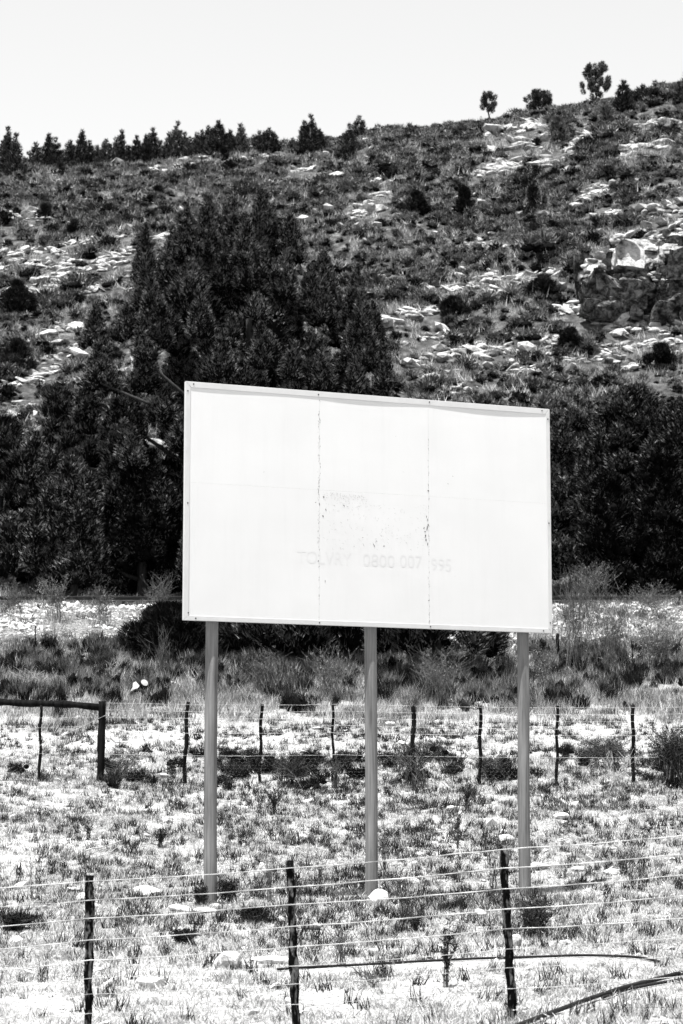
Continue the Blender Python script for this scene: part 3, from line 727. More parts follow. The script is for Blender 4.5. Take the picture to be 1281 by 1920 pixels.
# skyline trees
SKT = [(8,322,238,62,'grey pine at the left edge, first on the skyline'),(62,312,274,28,'low pine second on the skyline from the left'),(92,308,256,44,'broad pine third on the skyline from the left'),
 (122,308,266,30,'narrow pine leaning on the broad third skyline pine'),(152,306,252,44,'full pine fifth on the skyline from the left'),(192,305,264,34,'dark rounded pine on the skyline with a black lower half'),
 (228,304,250,38,'twin tipped pine on the skyline above the left terrace'),(247,302,256,28,'right partner of the twin tipped skyline pine'),(268,300,268,24,'short pine in the dip of the left skyline row'),
 (290,296,247,38,'pointed pine on the skyline left of the big rounded one'),(332,292,235,48,'big rounded pine in the middle of the skyline row'),(362,288,254,28,'low pine right of the big rounded skyline pine'),
 (384,286,238,30,'slim pine left of the domed one on the skyline'),(414,284,231,52,'wide domed pine, highest of the skyline row'),(450,281,238,26,'slim dark pine closing the skyline row on the right'),
 (490,280,250,22,'small pine standing alone after the skyline row'),(503,280,247,22,'small pine touching the lone one after the skyline row'),(550,280,264,14,'tiny pine left of the loose conical tree'),
 (584,282,220,46,'loose conical tree with ragged branches alone on the skyline'),(651,290,238,26,'dark column shaped pine standing just below the skyline'),(672,258,224,22,'small pine behind the dark column shaped one on the skyline'),
 (770,252,238,10,'tiny sapling in the middle of the skyline'),(1168,206,155,22,'thin spiky young pine right of the tall skyline tree'),(1200,190,164,26,'left half of the low spreading bush pair on the right skyline'),
 (1220,188,164,26,'right half of the low spreading bush pair on the right skyline'),(1282,190,130,26,'pine at the right edge of the skyline')]
for (px, yb, yt, w, lab) in SKT:
    yb += 8
    g = G(px, yb)
    Y = min(g.y, 221); 
    if Y > 205: Y = 219
    k = mpp(Y); b = P(px, yb, Y); base = Vector((b.x, Y, T(b.x, Y) - 0.1)); H = P(px, yt, Y).z - base.z; cs = []; tp = []
    m = max(1, int(round(w / 15)))
    for i in range(m):
        off = (i + 0.5) / m - 0.5 if m > 1 else 0; hh = H * (1 if i == m // 2 else random.uniform(0.62, 0.95) * (1 - 0.3 * abs(off)))
        c = (base.x + off * w * k * 0.95, Y + random.uniform(-0.6, 0.6), base.z); tp.append(c)
        cs += spire(c, hh, max(0.42, w * k * 0.85 / m) * random.uniform(0.9, 1.2), 0.32, 70, 0.24, 0.06, 0.6, (random.gauss(0, 0.04), 0), 0.62)
    tree('skyline_pine', base, tp, join(cs), lab, 0.07, M['far_pine'], base.z + H * 0.8, 3, 'tree', 'pines along the skyline')
def lollipop(px, yb, yt, yc, w, Y, lab, n=26):
    k = mpp(Y); b = P(px, yb, Y); base = Vector((b.x, Y, T(b.x, Y))); top = P(px, yt, Y).z; cb = P(px, yc, Y).z
    cs = []; tp = []
    for i in range(n):
        z = random.uniform(cb, top - 0.35); tt = (z - cb) / (top - cb); r = w * k * 0.5 * math.sin(min(1, tt * 0.8 + 0.22) * PI) ** 0.6 * math.sqrt(random.random()); a = random.uniform(0, 6.28)
        c = (base.x + r * math.cos(a), Y + r * math.sin(a), z); cs.append(clump(c, (math.cos(a) * .6, math.sin(a) * .5, 1), 0.6, 0.19, 150, 0.24, 0.05, ck=0.4)); tp.append(c)
    tree('skyline_tree', base, tp, join(cs), lab, 0.09, M['far_pine'], top - 0.4, 9, 'tree', 'lone trees on the skyline')
lollipop(917, 236, 178, 212, 24, 218, 'small tree with a bare trunk standing alone on the skyline', 24)
lollipop(1011, 216, 175, 210, 46, 218, 'round bushy tree standing alone on the skyline', 60)
lollipop(1118, 206, 121, 180, 52, 218, 'tallest lone tree on the right skyline with a clear trunk', 64)

# dark bushes one can pick out on the slope
for (px, yb, yt, w, lab, mt) in [
 (297, 372, 352, 28, 'round black bush on the upper left slope', 'shrub_dark'), (85, 424, 386, 26, 'dark upright bush over the highest left ledge', 'shrub_dark'),
 (138, 450, 412, 12, 'thin dark bush on the slope above the left terraces', 'shrub_dark'), (420, 302, 282, 14, 'small dark bush under the skyline row', 'shrub_dark'),
 (430, 325, 305, 34, 'dark bush pair under the domed skyline pine', 'shrub_dark'), (113, 332, 308, 10, 'thin dark bush under the left skyline pines', 'shrub_dark'),
 (780, 405, 362, 50, 'large dark bush in the middle of the slope', 'shrub_dark'), (870, 418, 355, 30, 'tall dark bush with a broken top in the middle of the slope', 'shrub_dark'),
 (1000, 400, 350, 24, 'dark bush in front of the blocky rock cluster', 'shrub_dark'), (1045, 270, 222, 40, 'dark bushes beside the long skyline slab', 'shrub'),
 (1135, 228, 192, 44, 'bushy thicket at the foot of the tallest skyline tree', 'shrub'), (865, 250, 233, 28, 'rounded bush on the skyline left of the lone trunk tree', 'shrub'),
 (815, 250, 236, 18, 'small bush on the skyline in the middle', 'shrub'), (30, 590, 530, 60, 'dark bush on the left edge below the rubbly band', 'shrub_dark'),
 (1020, 560, 520, 50, 'dark bush left of the cliff', 'shrub_dark'), (1070, 660, 620, 44, 'dark bush among the rocks above the right board corner', 'shrub_dark'),
 (850, 600, 560, 50, 'dark bush right of the bright slab beside the pine', 'shrub_dark'), (1240, 690, 650, 50, 'dark bush above the pines at the right edge', 'shrub_dark'),
 (30, 700, 640, 60, 'dark bush between two long rock bands at the left edge', 'shrub_dark')]:
    g = G(px, yb)
    egg_tree('hill_bush', px, yb, yt, w * 1.25, min(g.y, 219), lab, M[mt], max(8, int(w * (yb - yt) / 70)), 170, (0.3, 0.8), (0.16, 0.36), 0.04, low=0.0, shape=1.0, lean=0.8, nl=0.24, nw=0.045, ck=0.4, group='bushes on the slope', cat='bush', limbs=4)

# ------------------------------------------------------------------ railway on the bank
def rail(Y, lab_parent):
    m = MB(); xs = np.linspace(-60, 60, 61); prev = None
    prof = [(-0.07, 0), (0.07, 0), (0.02, 0.03), (0.02, 0.11), (0.04, 0.12), (0.04, 0.16), (-0.04, 0.16), (-0.04, 0.12), (-0.02, 0.11), (-0.02, 0.03)]
    V = []; Fc = []; n = len(prof)
    for x in xs:
        zz = RZ
        for (a, b) in prof: V.append((x, Y + a, zz + b))
    for i in range(len(xs) - 1):
        for k in range(n):
            k2 = (k + 1) % n; Fc.append((i * n + k, (i + 1) * n + k, (i + 1) * n + k2, i * n + k2))
    m.add(V, Fc); return m.build('rail', M['rail'], lab_parent)
RZ = float(np.max(terr(np.linspace(-14, 14, 60), np.full(60, 75.2)))) + 0.04
rl = empty('railway_track', (0, 0, 0), 'dark railway rails running along the top of the gravel bank', 'railway')
rail(75.0, rl); rail(76.1, rl)
sl = MB(); sl.box(-0.12, 0.12, -0.9, 0.9, -0.17, -0.005); slm = sl.mesh('sleeper', M['sleeper'])
for i in range(42):
    o = bpy.data.objects.new('sleeper', slm); o.location = (-14.35 + i * 0.7, 75.55, RZ); link(o, rl)

# ------------------------------------------------------------------ gravel, grasses
grav = proto_set('gravel_source', [rock_mesh('gravel_stone', 500 + i, M['rock_near'], 1, 8, 0.7) for i in range(6)])
x, Y = in_view(15000, 65.5, 76, 1.3); keep = fbm(x / 2.2, Y / 1.2, 3) > -0.15; x, Y = x[keep], Y[keep]; z = terr(x, Y)
s = np.clip(rng.lognormal(-3.0, 0.5, len(x)), 0.02, 0.15)
scatter('ballast_gravel', grav, 6, np.stack([x, Y, z + s * 0.2], 1), rots(len(x), 0.5), np.stack([s * 1.2, s, s], 1), 'pale gravel and stones on the railway bank', 'gravel')

def dens_blobs(px, py, blobs):
    d = np.zeros(len(px))
    for (a, b, rx, ry, w) in blobs: d = np.maximum(d, w * np.exp(-((px - a) / rx) ** 2 - ((py - b) / ry) ** 2))
    return d
# pale dry stubble over the near field
HOSES = [[(520, 1822), (700, 1812), (900, 1802), (1100, 1795), (1205, 1800), (1240, 1808)], [(960, 1935), (1060, 1896), (1160, 1858), (1260, 1834), (1320, 1822)]]
def clear_of(px, py, lines=HOSES, up=5, down=13):
    k = np.ones(len(px), bool)
    for l in lines:
        yy = np.interp(px, [q[0] for q in l], [q[1] for q in l], left=-999, right=-999)
        k &= ~((py > yy - up) & (py < yy + down))
    return k
dry = proto_set('dry_tuft_source', [grass_proto(34, 0.02, 0.075, 0.055, 0.006, M['grass_dry'], 1.1) for _ in range(5)])
x, Y = in_view(36000, 13.5, 46, 1.65); z = terr(x, Y); px, py = proj(x, Y, z); keep = (fbm(x / 0.8, Y / 0.8, 3) > -0.30) & clear_of(px, py); x, Y = x[keep], Y[keep]; z = terr(x, Y)
scatter('dry_stubble', dry, 5, np.stack([x, Y, z], 1), rots(len(x), 0.2), scl3(rng.uniform(0.6, 1.5, len(x))), 'short dry straw coloured grass over the whole field', 'grass')
# darker tufts, in drifts
dark = proto_set('dark_tuft_source', [grass_proto(20, 0.05, 0.18, 0.035, 0.011, M['grass_dark'], 0.5) for _ in range(5)] + [grass_proto(11, 0.015, 0.05, 0.03, 0.010, M['grass_dark'], 1.2) for _ in range(9)])
x, Y = in_view(150000, 13.5, 52, 1.65); z = terr(x, Y); px, py = proj(x, Y, z)
d = 0.13 + 0.11 * np.clip((Y - 26) / 10, 0, 1) + 0.7 * dens_blobs(px, py, [(560,1500,380,45,.5),(560,1590,330,60,.45),(900,1590,260,60,.45),(300,1560,180,60,.32),(780,1710,150,28,.9),(480,1725,120,22,.8),(1010,1735,80,35,.7),
     (330,1660,160,30,.3),(1150,1560,140,60,.2),(640,1650,260,30,.55),(640,1800,120,50,.3),(40,1735,60,16,.6),(230,1710,90,25,.35),(880,1480,300,30,.45),(1180,1640,140,40,.25),(1210,1500,90,30,.4)])
nf = fbm(x / 0.55, Y / 0.55, 3)
keep = (rng.random(len(x)) < d * np.clip(0.75 + 1.5 * nf, 0, 1.6) * np.clip((Y - 12) / 14, 0.45, 1)) & clear_of(px, py); x, Y, z, py_ = x[keep], Y[keep], z[keep], py[keep]
s = rng.uniform(0.5, 1.3, len(x))
scatter('dark_grass_tufts', dark, 14, np.stack([x, Y, z], 1), rots(len(x), 0.15), scl3(s), 'dark wiry grass tufts growing in drifts through the dry field', 'grass')
# grey grass between the back fence and the bank
mid = proto_set('rank_grass_source', [grass_proto(46, 0.07, 0.34, 0.14, 0.012, M['grass_mid'], 0.6) for _ in range(5)] + [grass_proto(40, 0.1, 0.35, 0.12, 0.014, M['grass_dark'], 0.5) for _ in range(2)] + [grass_proto(36, 0.1, 0.3, 0.14, 0.012, M['grass_dry'], 0.7) for _ in range(2)])
x, Y = in_view(15000, 47, 68, 1.25); z = terr(x, Y)
d = np.clip((Y - 50) / 7, 0.04, 1) * np.clip(0.55 + 1.8 * fbm(x / 1.4, Y / 1.4, 3), 0, 1); keep = rng.random(len(x)) < d; x, Y, z = x[keep], Y[keep], z[keep]
scatter('rank_grass', mid, 9, np.stack([x, Y, z], 1), rots(len(x), 0.12), scl3(rng.uniform(0.5, 1.3, len(x))), 'rank half dry grass between the back fence and the railway bank', 'grass')
gs = proto_set('grass_scrub_source', [bush_proto(260, M['shrub_dark'], L=(0.15, 0.4), w=(0.012, 0.03), up=1.6, flat=1.2) for _ in range(3)] + [bush_proto(260, M['shrub'], L=(0.15, 0.4), w=(0.012, 0.03), up=1.6, flat=1.2) for _ in range(3)])
x, Y = in_view(2600, 54, 67, 1.25); z = terr(x, Y); px, py = proj(x, Y, z)
d = np.clip(0.08 + 1.4 * fbm(x / 1.3 + 20, Y / 1.3, 3), 0, 1) + 0.3 * dens_blobs(px, py, [(620, 1262, 330, 40, 1), (1150, 1230, 160, 40, 1), (250, 1225, 90, 25, 1), (90, 1260, 120, 18, .8)])
keep = rng.random(len(x)) < d; x, Y, z = x[keep], Y[keep], z[keep]
scatter('grass_scrub', gs, 6, np.stack([x, Y, z - 0.03], 1), rots(len(x), 0.15), scl3(rng.uniform(0.3, 0.8, len(x)), 1.2), 'scrubby dark weeds mixed into the rank grass below the bank', 'scrub')
# weeds on the bank
x, Y = in_view(5200, 66, 79, 1.25); z = terr(x, Y); px, py = proj(x, Y, z)
d = 0.22 + 0.75 * (px > 1000) * np.clip(0.6 + fbm(x, Y, 3), 0, 1) + 0.3 * (Y > 74.5) + 0.4 * (fbm(x / 1.5 + 7, Y / 1.5, 3) > 0.25)
keep = rng.random(len(x)) < d; x, Y, z = x[keep], Y[keep], z[keep]
scatter('bank_weeds', mid, 9, np.stack([x, Y, z], 1), rots(len(x), 0.15), scl3(rng.uniform(0.5, 1.3, len(x))), 'sparse weeds growing on the gravel railway bank', 'weeds')
# low scrub along the back fence
scrub = proto_set('scrub_source', [bush_proto(300, M['shrub_dark'], L=(0.1, 0.25), w=(0.012, 0.03), up=0.9) for _ in range(4)])
x, Y = in_view(2600, 38.5, 47, 1.2); z = terr(x, Y); px, py = proj(x, Y, z)
d = 0.5 * dens_blobs(px, py, [(250,1445,60,25,.6),(540,1445,110,24,.8),(430,1445,60,26,.6),(660,1450,60,20,.6),(800,1445,90,24,.7),(930,1445,70,20,.5),(1130,1415,90,22,.6),(1260,1440,50,30,.9),(700,1400,60,14,.3),(60,1440,60,12,.25)])
keep = rng.random(len(x)) < d; x, Y, z = x[keep], Y[keep], z[keep]
scatter('fence_scrub', scrub, 4, np.stack([x, Y, z - 0.02], 1), rots(len(x), 0.15), scl3(rng.uniform(0.25, 0.62, len(x))), 'tangled dark scrub growing along the foot of the back fence', 'scrub')
# loose stones
st = proto_set('pebble_source', [rock_mesh('pebble', 600 + i, M['rock_near'], 1, 8, 0.6) for i in range(5)])
x, Y = in_view(1300, 14, 64, 1.6); z = terr(x, Y); s = np.clip(rng.lognormal(-3.5, 0.6, len(x)), 0.012, 0.10)
scatter('loose_stones', st, 5, np.stack([x, Y, z + s * 0.15], 1), rots(len(x), 0.4), np.stack([s * 1.5, s * 1.2, s * 0.7], 1), 'small pale stones scattered over the field', 'stones')

# ------------------------------------------------------------------ the billboard
YL = 28.6
zt, zb = P(346, 715, YL).z, P(347, 1163, YL).z; BH = zt - zb
lo, hi = YL, YL + 6
for _ in range(50):
    ym = (lo + hi) / 2; h = P(1030, 767, ym).z - P(1035, 1187, ym).z
    if h < BH: lo = ym
    else: hi = ym
YR = ym
pL = P(346, 939, YL); pR = P(1033, 977, YR)
dv = Vector((pR.x - pL.x, pR.y - pL.y, 0)); BW = dv.length; ang = math.atan2(dv.y, dv.x)
zb = (zb + P(1035, 1187, YR).z) / 2; zt = zb + BH
root = empty('billboard', (pL.x, pL.y, zb), 'big blank white billboard with peeling seams on three wooden posts', 'billboard', rz=ang)
BM = Matrix.Translation(Vector((pL.x, pL.y, zb))) @ Matrix.Rotation(ang, 4, 'Z'); BI = BM.inverted()
def onboard(px, py):
    """board-local (x, z) of a photo pixel, on the board's own plane"""
    a = P(px, py, 10.0); o = Vector((0, 0, CAMZ)); A = BI @ o; B = BI @ a; d = B - A; k = -A.y / d.y
    q = A + d * k; return q.x, q.z
S1 = onboard(599, 950)[0]; S2 = onboard(804, 960)[0]; SH = onboard(640, 921)[1]
FWd = 0.075                                             # frame face width
gap = 0.0005
cols = [(0.012, S1 - gap), (S1 + gap, S2 - gap), (S2 + gap, BW - 0.012)]
rows = [(0.012, SH - gap * 0.8), (SH + gap * 0.8, BH - 0.012)]
def buckle(x, z):
    """the sheets bow back a little between their screws at the top edge"""
    d = 0.0
    for (a, b, amp) in ((0, S1, 0.001), (S1, S2, 0.0025), (S2, BW, 0.004)):
        if a <= x <= b: d = amp * math.sin((x - a) / (b - a) * PI) ** 0.7
    top = math.exp(-((BH - z) / 0.5) ** 2)
    return d * top + 0.0015 * math.sin(x * 3.1 + z * 2.3)
for r_, (z0, z1) in enumerate(rows):
    for (x0, x1) in cols:
        nx, nz = 16, 12; m = MB(); V = []
        for th in (0.0, 0.003):
            for j in range(nz + 1):
                for i in range(nx + 1):
                    x_ = x0 + (x1 - x0) * i / nx; z_ = z0 + (z1 - z0) * j / nz
                    V.append((x_, buckle(x_, z_) + th, z_))
        q = (nx + 1) * (nz + 1); Fc = []
        for j in range(nz):
            for i in range(nx):
                a = j * (nx + 1) + i; Fc.append((a, a + 1, a + nx + 2, a + nx + 1)); Fc.append((q + a, q + a + nx + 1, q + a + nx + 2, q + a + 1))
        for i in range(nx):
            a = i; Fc.append((a + 1, a, q + a, q + a + 1)); a = nz * (nx + 1) + i; Fc.append((a, a + 1, q + a + 1, q + a))
        for j in range(nz):
            a = j * (nx + 1); Fc.append((a, a + nx + 1, q + a + nx + 1, q + a)); a += nx; Fc.append((a + nx + 1, a, q + a, q + a + nx + 1))
        m.add(V, Fc); m.build('panel', M['panel'], root, False)
# backing battens (seen dark through the seams)
bk = MB()
for xx in (0.06, S1, S2, BW - 0.06): bk.box(xx - 0.045, xx + 0.045, 0.019, 0.055, 0.05, BH - 0.05)
bk.build('batten', M['edge_dark'], root)
# mitred frame, proud of the sheets
def frame_piece(name, quad, t0=-0.0045, lipin=True):
    m = MB(); f = [(x_, -0.006, z_) for x_, z_ in quad]; b_ = [(x_, 0.045, z_) for x_, z_ in quad]
    m.add(f + b_, [(0, 1, 2, 3), (7, 6, 5, 4), (0, 4, 5, 1), (1, 5, 6, 2), (2, 6, 7, 3), (3, 7, 4, 0)])
    o = m.build(name, M['frame'], root)
    bv = o.modifiers.new('bevel', 'BEVEL'); bv.width = 0.003; bv.segments = 2
g_ = 0.0012; w_ = FWd
frame_piece('frame_rail', [(0 + g_, BH), (w_ + g_, BH - w_), (BW - w_ - g_, BH - w_), (BW - g_, BH)][::-1])
frame_piece('frame_rail', [(0 + g_, 0), (BW - g_, 0), (BW - w_ * .9 - g_, w_ * .8), (w_ * .9 + g_, w_ * .8)][::1])
frame_piece('frame_rail', [(0, 0 + g_), (w_ * .9, w_ * .8 + g_), (w_ * .9, BH - w_ - g_), (0, BH - g_)])
frame_piece('frame_rail', [(BW, BH - g_), (BW - w_ * .75, BH - w_ - g_), (BW - w_ * .75, w_ * .8 + g_), (BW, 0 + g_)])
# screws
sc = MB(); sc.tube([(0, -0.0105, 0), (0, 0.002, 0)], [0.009, 0.0105], 10); scm = sc.mesh('screw', M['screw'])
for (px, py) in [(363,720),(597,740),(805,754),(1016,769),(353,1155-6),(599,1168),(807,1175),(1019,1184),(352,733),(352,943),(367,1160),(1027,786),(1029,981),(1033,1168)]:
    x_, z_ = onboard(px, py); x_ = min(max(x_, 0.03), BW - 0.03); z_ = min(max(z_, 0.028), BH - 0.03)
    o = bpy.data.objects.new('screw', scm); o.location = (x_, 0, z_); link(o, root)
# lifted flakes along the seams and over the patch in the middle
fl = MB()
def shard(x_, z_, L, w, a, mb, dark=False):
    y_ = buckle(x_, z_) - 0.0018
    pts = []
    for k in range(5):
        an = 2 * PI * k / 5 + random.uniform(-.4, .4); r = random.uniform(0.5, 1)
        u_ = math.cos(an) * L * r / 2; v_ = math.sin(an) * w * r / 2
        pts.append((x_ + u_ * math.cos(a) - v_ * math.sin(a), y_ - random.uniform(0, 0.0012), z_ + u_ * math.sin(a) + v_ * math.cos(a)))
    mb.add(pts, [(0, 1, 2, 3, 4)])
chips = MB()
def seam(x_, z0, z1, n, wide=0.006):
    z_ = z0
    while z_ < z1:
        L = random.uniform(0.01, 0.06)
        if random.random() < 0.62: shard(x_ + random.gauss(0, wide), z_, L, random.uniform(0.002, 0.009), PI / 2 + random.gauss(0, 0.25), chips)
        z_ += L * random.uniform(0.6, 1.3)
seam(S1, 0.02, BH - 0.1, 90); seam(S1 - 0.015, 0.9, BH - .3, 10, 0.004)
seam(S2, 0.02, 2.55, 80, 0.004)
for (px, py, L, w, a) in [(607,932,.03,.03,.3),(611,956,.05,.015,-1),(645,948,.05,.018,-.7),(627,948,.04,.006,-.7),(803,920,.04,.035,0),(801,990,.08,.02,1.4),(799,1012,.07,.02,1.5),
        (802,975,.06,.015,1.5),(797,997,.05,.02,.2),(798,1005,.06,.02,1.4),(803,985,.05,.02,1.6),(802,1020,.06,.016,1.4),(795,990,.03,.02,.5),(800,968,.05,.014,1.5),(701,1022,.075,.016,-1),(664,1024,.02,.01,.3),(680,1008,.03,.008,.2),(745,1010,.03,.006,-.5),(762,1018,.035,.007,-.5),(770,1031,.035,.005,-.5),
        (715,1005,.04,.007,-.8),(706,1015,.03,.01,-.8),(757,885,.03,.004,-.3),(849,893,.012,.02,1.2),(495,885,.04,.006,.4),(960,948,.02,.003,-.2),(804,1126,.03,.025,.5),(597,1052,.03,.02,.4),(610,1090,.012,.05,0),
        (840,907,.01,.03,.4),(742,818,.01,.01,0),(720,1024,.04,.02,.2),(606,968,.02,.05,.3),(599,945,.015,.05,.2),(592,942,.03,.01,.5)]:
    x_, z_ = onboard(px, py); shard(x_, z_, L, w, a, chips)
for k in range(170):
    px = random.uniform(606, 690); py = 922 + abs(random.gauss(0, 11)) + (px - 606) * 0.1
    x_, z_ = onboard(px, py); shard(x_, z_, random.uniform(0.008, 0.03), random.uniform(0.002, 0.006), random.gauss(-0.5, 0.9), fl)
for k in range(220):
    px = random.uniform(606, 800); py = random.uniform(945, 1030)
    x_, z_ = onboard(px, py); shard(x_, z_, random.uniform(0.01, 0.06), random.uniform(0.001, 0.004), random.gauss(-0.5, 0.6), fl)
o = fl.build('paint_flakes', M['flake'], root); o['kind'] = 'stuff'
o = chips.build('bare_chips', M['chip'], root); o['kind'] = 'stuff'
# faded lettering
def text(body, px, py, hpx, wpx, mat):
    x0, z0 = onboard(px, py); x1, z1 = onboard(px + wpx, py)
    c = bpy.data.curves.new('lettering', 'FONT'); c.body = body; c.size = 1.0; c.align_x = 'LEFT'
    ob = bpy.data.objects.new('lettering', c); COL.objects.link(ob)
    bpy.context.view_layer.update(); dg = bpy.context.evaluated_depsgraph_get()
    me = bpy.data.meshes.new_from_object(ob.evaluated_get(dg)); bpy.data.objects.remove(ob)
    me.materials.clear(); me.materials.append(mat); co = [v_.co.copy() for v_ in me.vertices]
    mx = max(v_.x for v_ in co); my = max(v_.y for v_ in co); hh = hpx * mpp(29)
    for v_ in me.vertices:
        X = x0 + v_.co.x / mx * (x1 - x0); Z = z0 + v_.co.y / my * hh
        v_.co = (X, buckle(X, Z) - 0.0012 - 0.00002 * (v_.co.z > 0), Z)
    o = bpy.data.objects.new('lettering', me); link(o, root); return o
text('TOLVRY', 557, 1055, 24, 102, M['ghost2']); text('0800', 680, 1061, 24, 60, M['ghost'])
text('007', 749, 1063, 24, 43, M['ghost']); text('995', 808, 1069, 24, 38, M['ghost2'])
# posts behind the sheets
PR = 0.080
def bpost(pxb, pyb, pxm):
    d_ = 0.058 + PR; a_ = BI @ P(pxm, 1400, 10.0); o_ = BI @ Vector((0, 0, CAMZ)); x_ = (o_ + (a_ - o_) * ((d_ - o_.y) / (a_.y - o_.y))).x
    w0 = BM @ Vector((x_, 0.055 + PR, 0)); gz = T(w0.x, w0.y)
    m = MB(); n = 22; pts = []; rad = []
    zlo = gz - zb - 0.35; zhi = BH - 0.25
    for i in range(n):
        t_ = i / (n - 1); z_ = zlo + (zhi - zlo) * t_
        pts.append((x_ + 0.006 * math.sin(z_ * 1.3 + pxm), 0.058 + PR + 0.004 * math.sin(z_ * 2.1), z_)); rad.append(PR * (1.03 - 0.05 * t_) * (1 + 0.01 * math.sin(z_ * 5)))
    m.tube(pts, rad, 20, 0.012); o = m.build('post', M['pole'], root, True); return w0, gz
for a in ((398, 1690, 396), (698, 1675, 696), (985, 1677, 982)): bpost(*a)

# ------------------------------------------------------------------ near fence
YF = 17.0
def wobble_line(pts, n=60, amp=0.004):
    out = []
    for i in range(len(pts) - 1):
        a, b = Vector(pts[i]), Vector(pts[i + 1]); m = max(3, int((b - a).length * 6))
        for k in range(m):
            q = a.lerp(b, k / m); t_ = k / m; q.z -= 0.006 * math.sin(t_ * PI) * (b - a).length; out.append(q + Vector((0, 0, random.gauss(0, amp * 0.4))))
    out.append(Vector(pts[-1])); return out
ff = empty('wire_fence', (0, YF, T(0, YF)), 'near wire fence of thin black posts with white wires across the bottom of the photo', 'fence')
o0 = ff.location
posts = [(-210, 1668, -208), (168, 1641, 166), (544, 1613, 557), (943, 1586, 964), (1345, 1560, 1372)]
for (px, py, pxb) in posts:
    top = P(px, py, YF); g = P(pxb, 1935 - (px - 640) * 0.06, YF); g.z = T(g.x, YF) - 0.15
    m = MB(); n = 26; pts = []; rad = []
    for i in range(n):
        t_ = i / (n - 1); q = g.lerp(top, t_) + Vector((0.004 * math.sin(i * 1.1 + px), 0.003 * math.sin(i), 0)); pts.append(q - o0)
        rad.append(0.033 * random.uniform(0.84, 1.12))
    m.tube(pts, rad, 10, 0.14); m.build('fence_post', M['charred'], ff, True)
WY = {-300: [1690, 1727, 1763, 1806, 1846, 1880, 1912, 1950], 0: [1665, 1701, 1737, 1780, 1820, 1853, 1884, 1920], 168: [1652, 1688, 1722, 1763, 1801, 1834, 1864, 1900],
      544: [1628, 1663, 1696, 1737, 1776, 1812, 1846, 1884], 945: [1592, 1628, 1667, 1705, 1742, 1780, 1815, 1855], 1281: [1567, 1602, 1641, 1680, 1722, 1757, 1792, 1830], 1600: [1545, 1580, 1618, 1657, 1698, 1735, 1770, 1808]}
for i in range(8):
    m = MB(); pts = [P(px, WY[px][i], YF - 0.038) - o0 for px in sorted(WY)]
    m.tube(wobble_line(pts), 0.0038 if i < 5 else 0.0022, 6, 0.25); m.build('fence_wire', M['wire'], ff, True)

# ------------------------------------------------------------------ back fence
YM = 42.0
bf = empty('wire_fence', (0, YM, T(0, YM)), 'back wire fence with netting, thin dark posts and a thick corner post', 'fence')
o0 = bf.location
def fpost(name, px, yt, pxb, yb, w, jit=0.08, wav=0.012):
    top = P(px, yt, YM); g = P(pxb, yb, YM); g.z = T(g.x, YM) - 0.15; m = MB(); n = 16; pts = []
    for i in range(n):
        q = g.lerp(top, i / (n - 1)) + Vector((wav * math.sin(i * 0.9 + px), 0, 0)); pts.append(q - o0)
    m.tube(pts, [w * 0.5 * mpp(YM) * random.uniform(0.9, 1.1) for _ in range(n)], 9, jit); return m.build(name, M['dark_post'], bf, True)
for (px, yt, pxb, yb, w) in [(77,1322,74,1462,5.5),(352,1316,345,1470,7.5),(491,1320,486,1475,6),(624,1322,625,1445,5),(776,1323,773,1482,8.5),(901,1323,900,1484,6.5),(1045,1323,1044,1470,6),(1187,1322,1187,1475,7),(1330,1322,1329,1475,7),(-80,1320,-80,1460,6)]:
    fpost('fence_post', px, yt, pxb, yb, w)
fpost('corner_post', 192, 1315, 188, 1466, 14.5, 0.03, 0.003)
m = MB(); a, b = P(-90, 1311, YM + 0.03), P(186, 1325, YM + 0.03); n = 14
m.tube([a.lerp(b, i / (n - 1)) - o0 + Vector((0, 0, 0.012 * math.sin(i * 0.8))) for i in range(n)], [0.062 + 0.008 * math.sin(i * 2.1) for i in range(n)], 9, 0.08)
m.build('brace_pole', M['dark_post'], bf, True)
fpost('brace_post', -88, 1308, -88, 1460, 13, 0.03, 0.003)
wl = [(1318, 1324), (1331, 1337), (1344, 1350), (1358, 1364), (1372, 1376), (1414, 1417), (1467, 1469)]
for (ya, yb) in wl:
    m = MB(); m.tube(wobble_line([P(200, ya, YM - 0.035) - o0, P(640, (ya * 1.4 + yb) / 2.4, YM - 0.035) - o0, P(1420, yb, YM - 0.035) - o0], amp=0.006), 0.0030, 5, 0.1); m.build('fence_wire', M['wire'], bf, True)
for (ya, yb) in ((1345, 1344), (1367, 1360), (1408, 1414), (1460, 1466)):
    m = MB(); m.tube(wobble_line([P(-90, ya, YM - 0.04) - o0, P(186, yb, YM - 0.04) - o0], amp=0.006), 0.0016, 5); m.build('fence_wire', M['wire'], bf, True)
m = MB(); m.tube(wobble_line([P(198, 1341, YM - 0.07) - o0, P(120, 1378, YM - 0.06) - o0, P(55, 1406, YM - 0.05) - o0, P(-60, 1450, YM - .05) - o0]), 0.0045, 5, 0.1); m.build('brace_wire', M['wire'], bf, True)
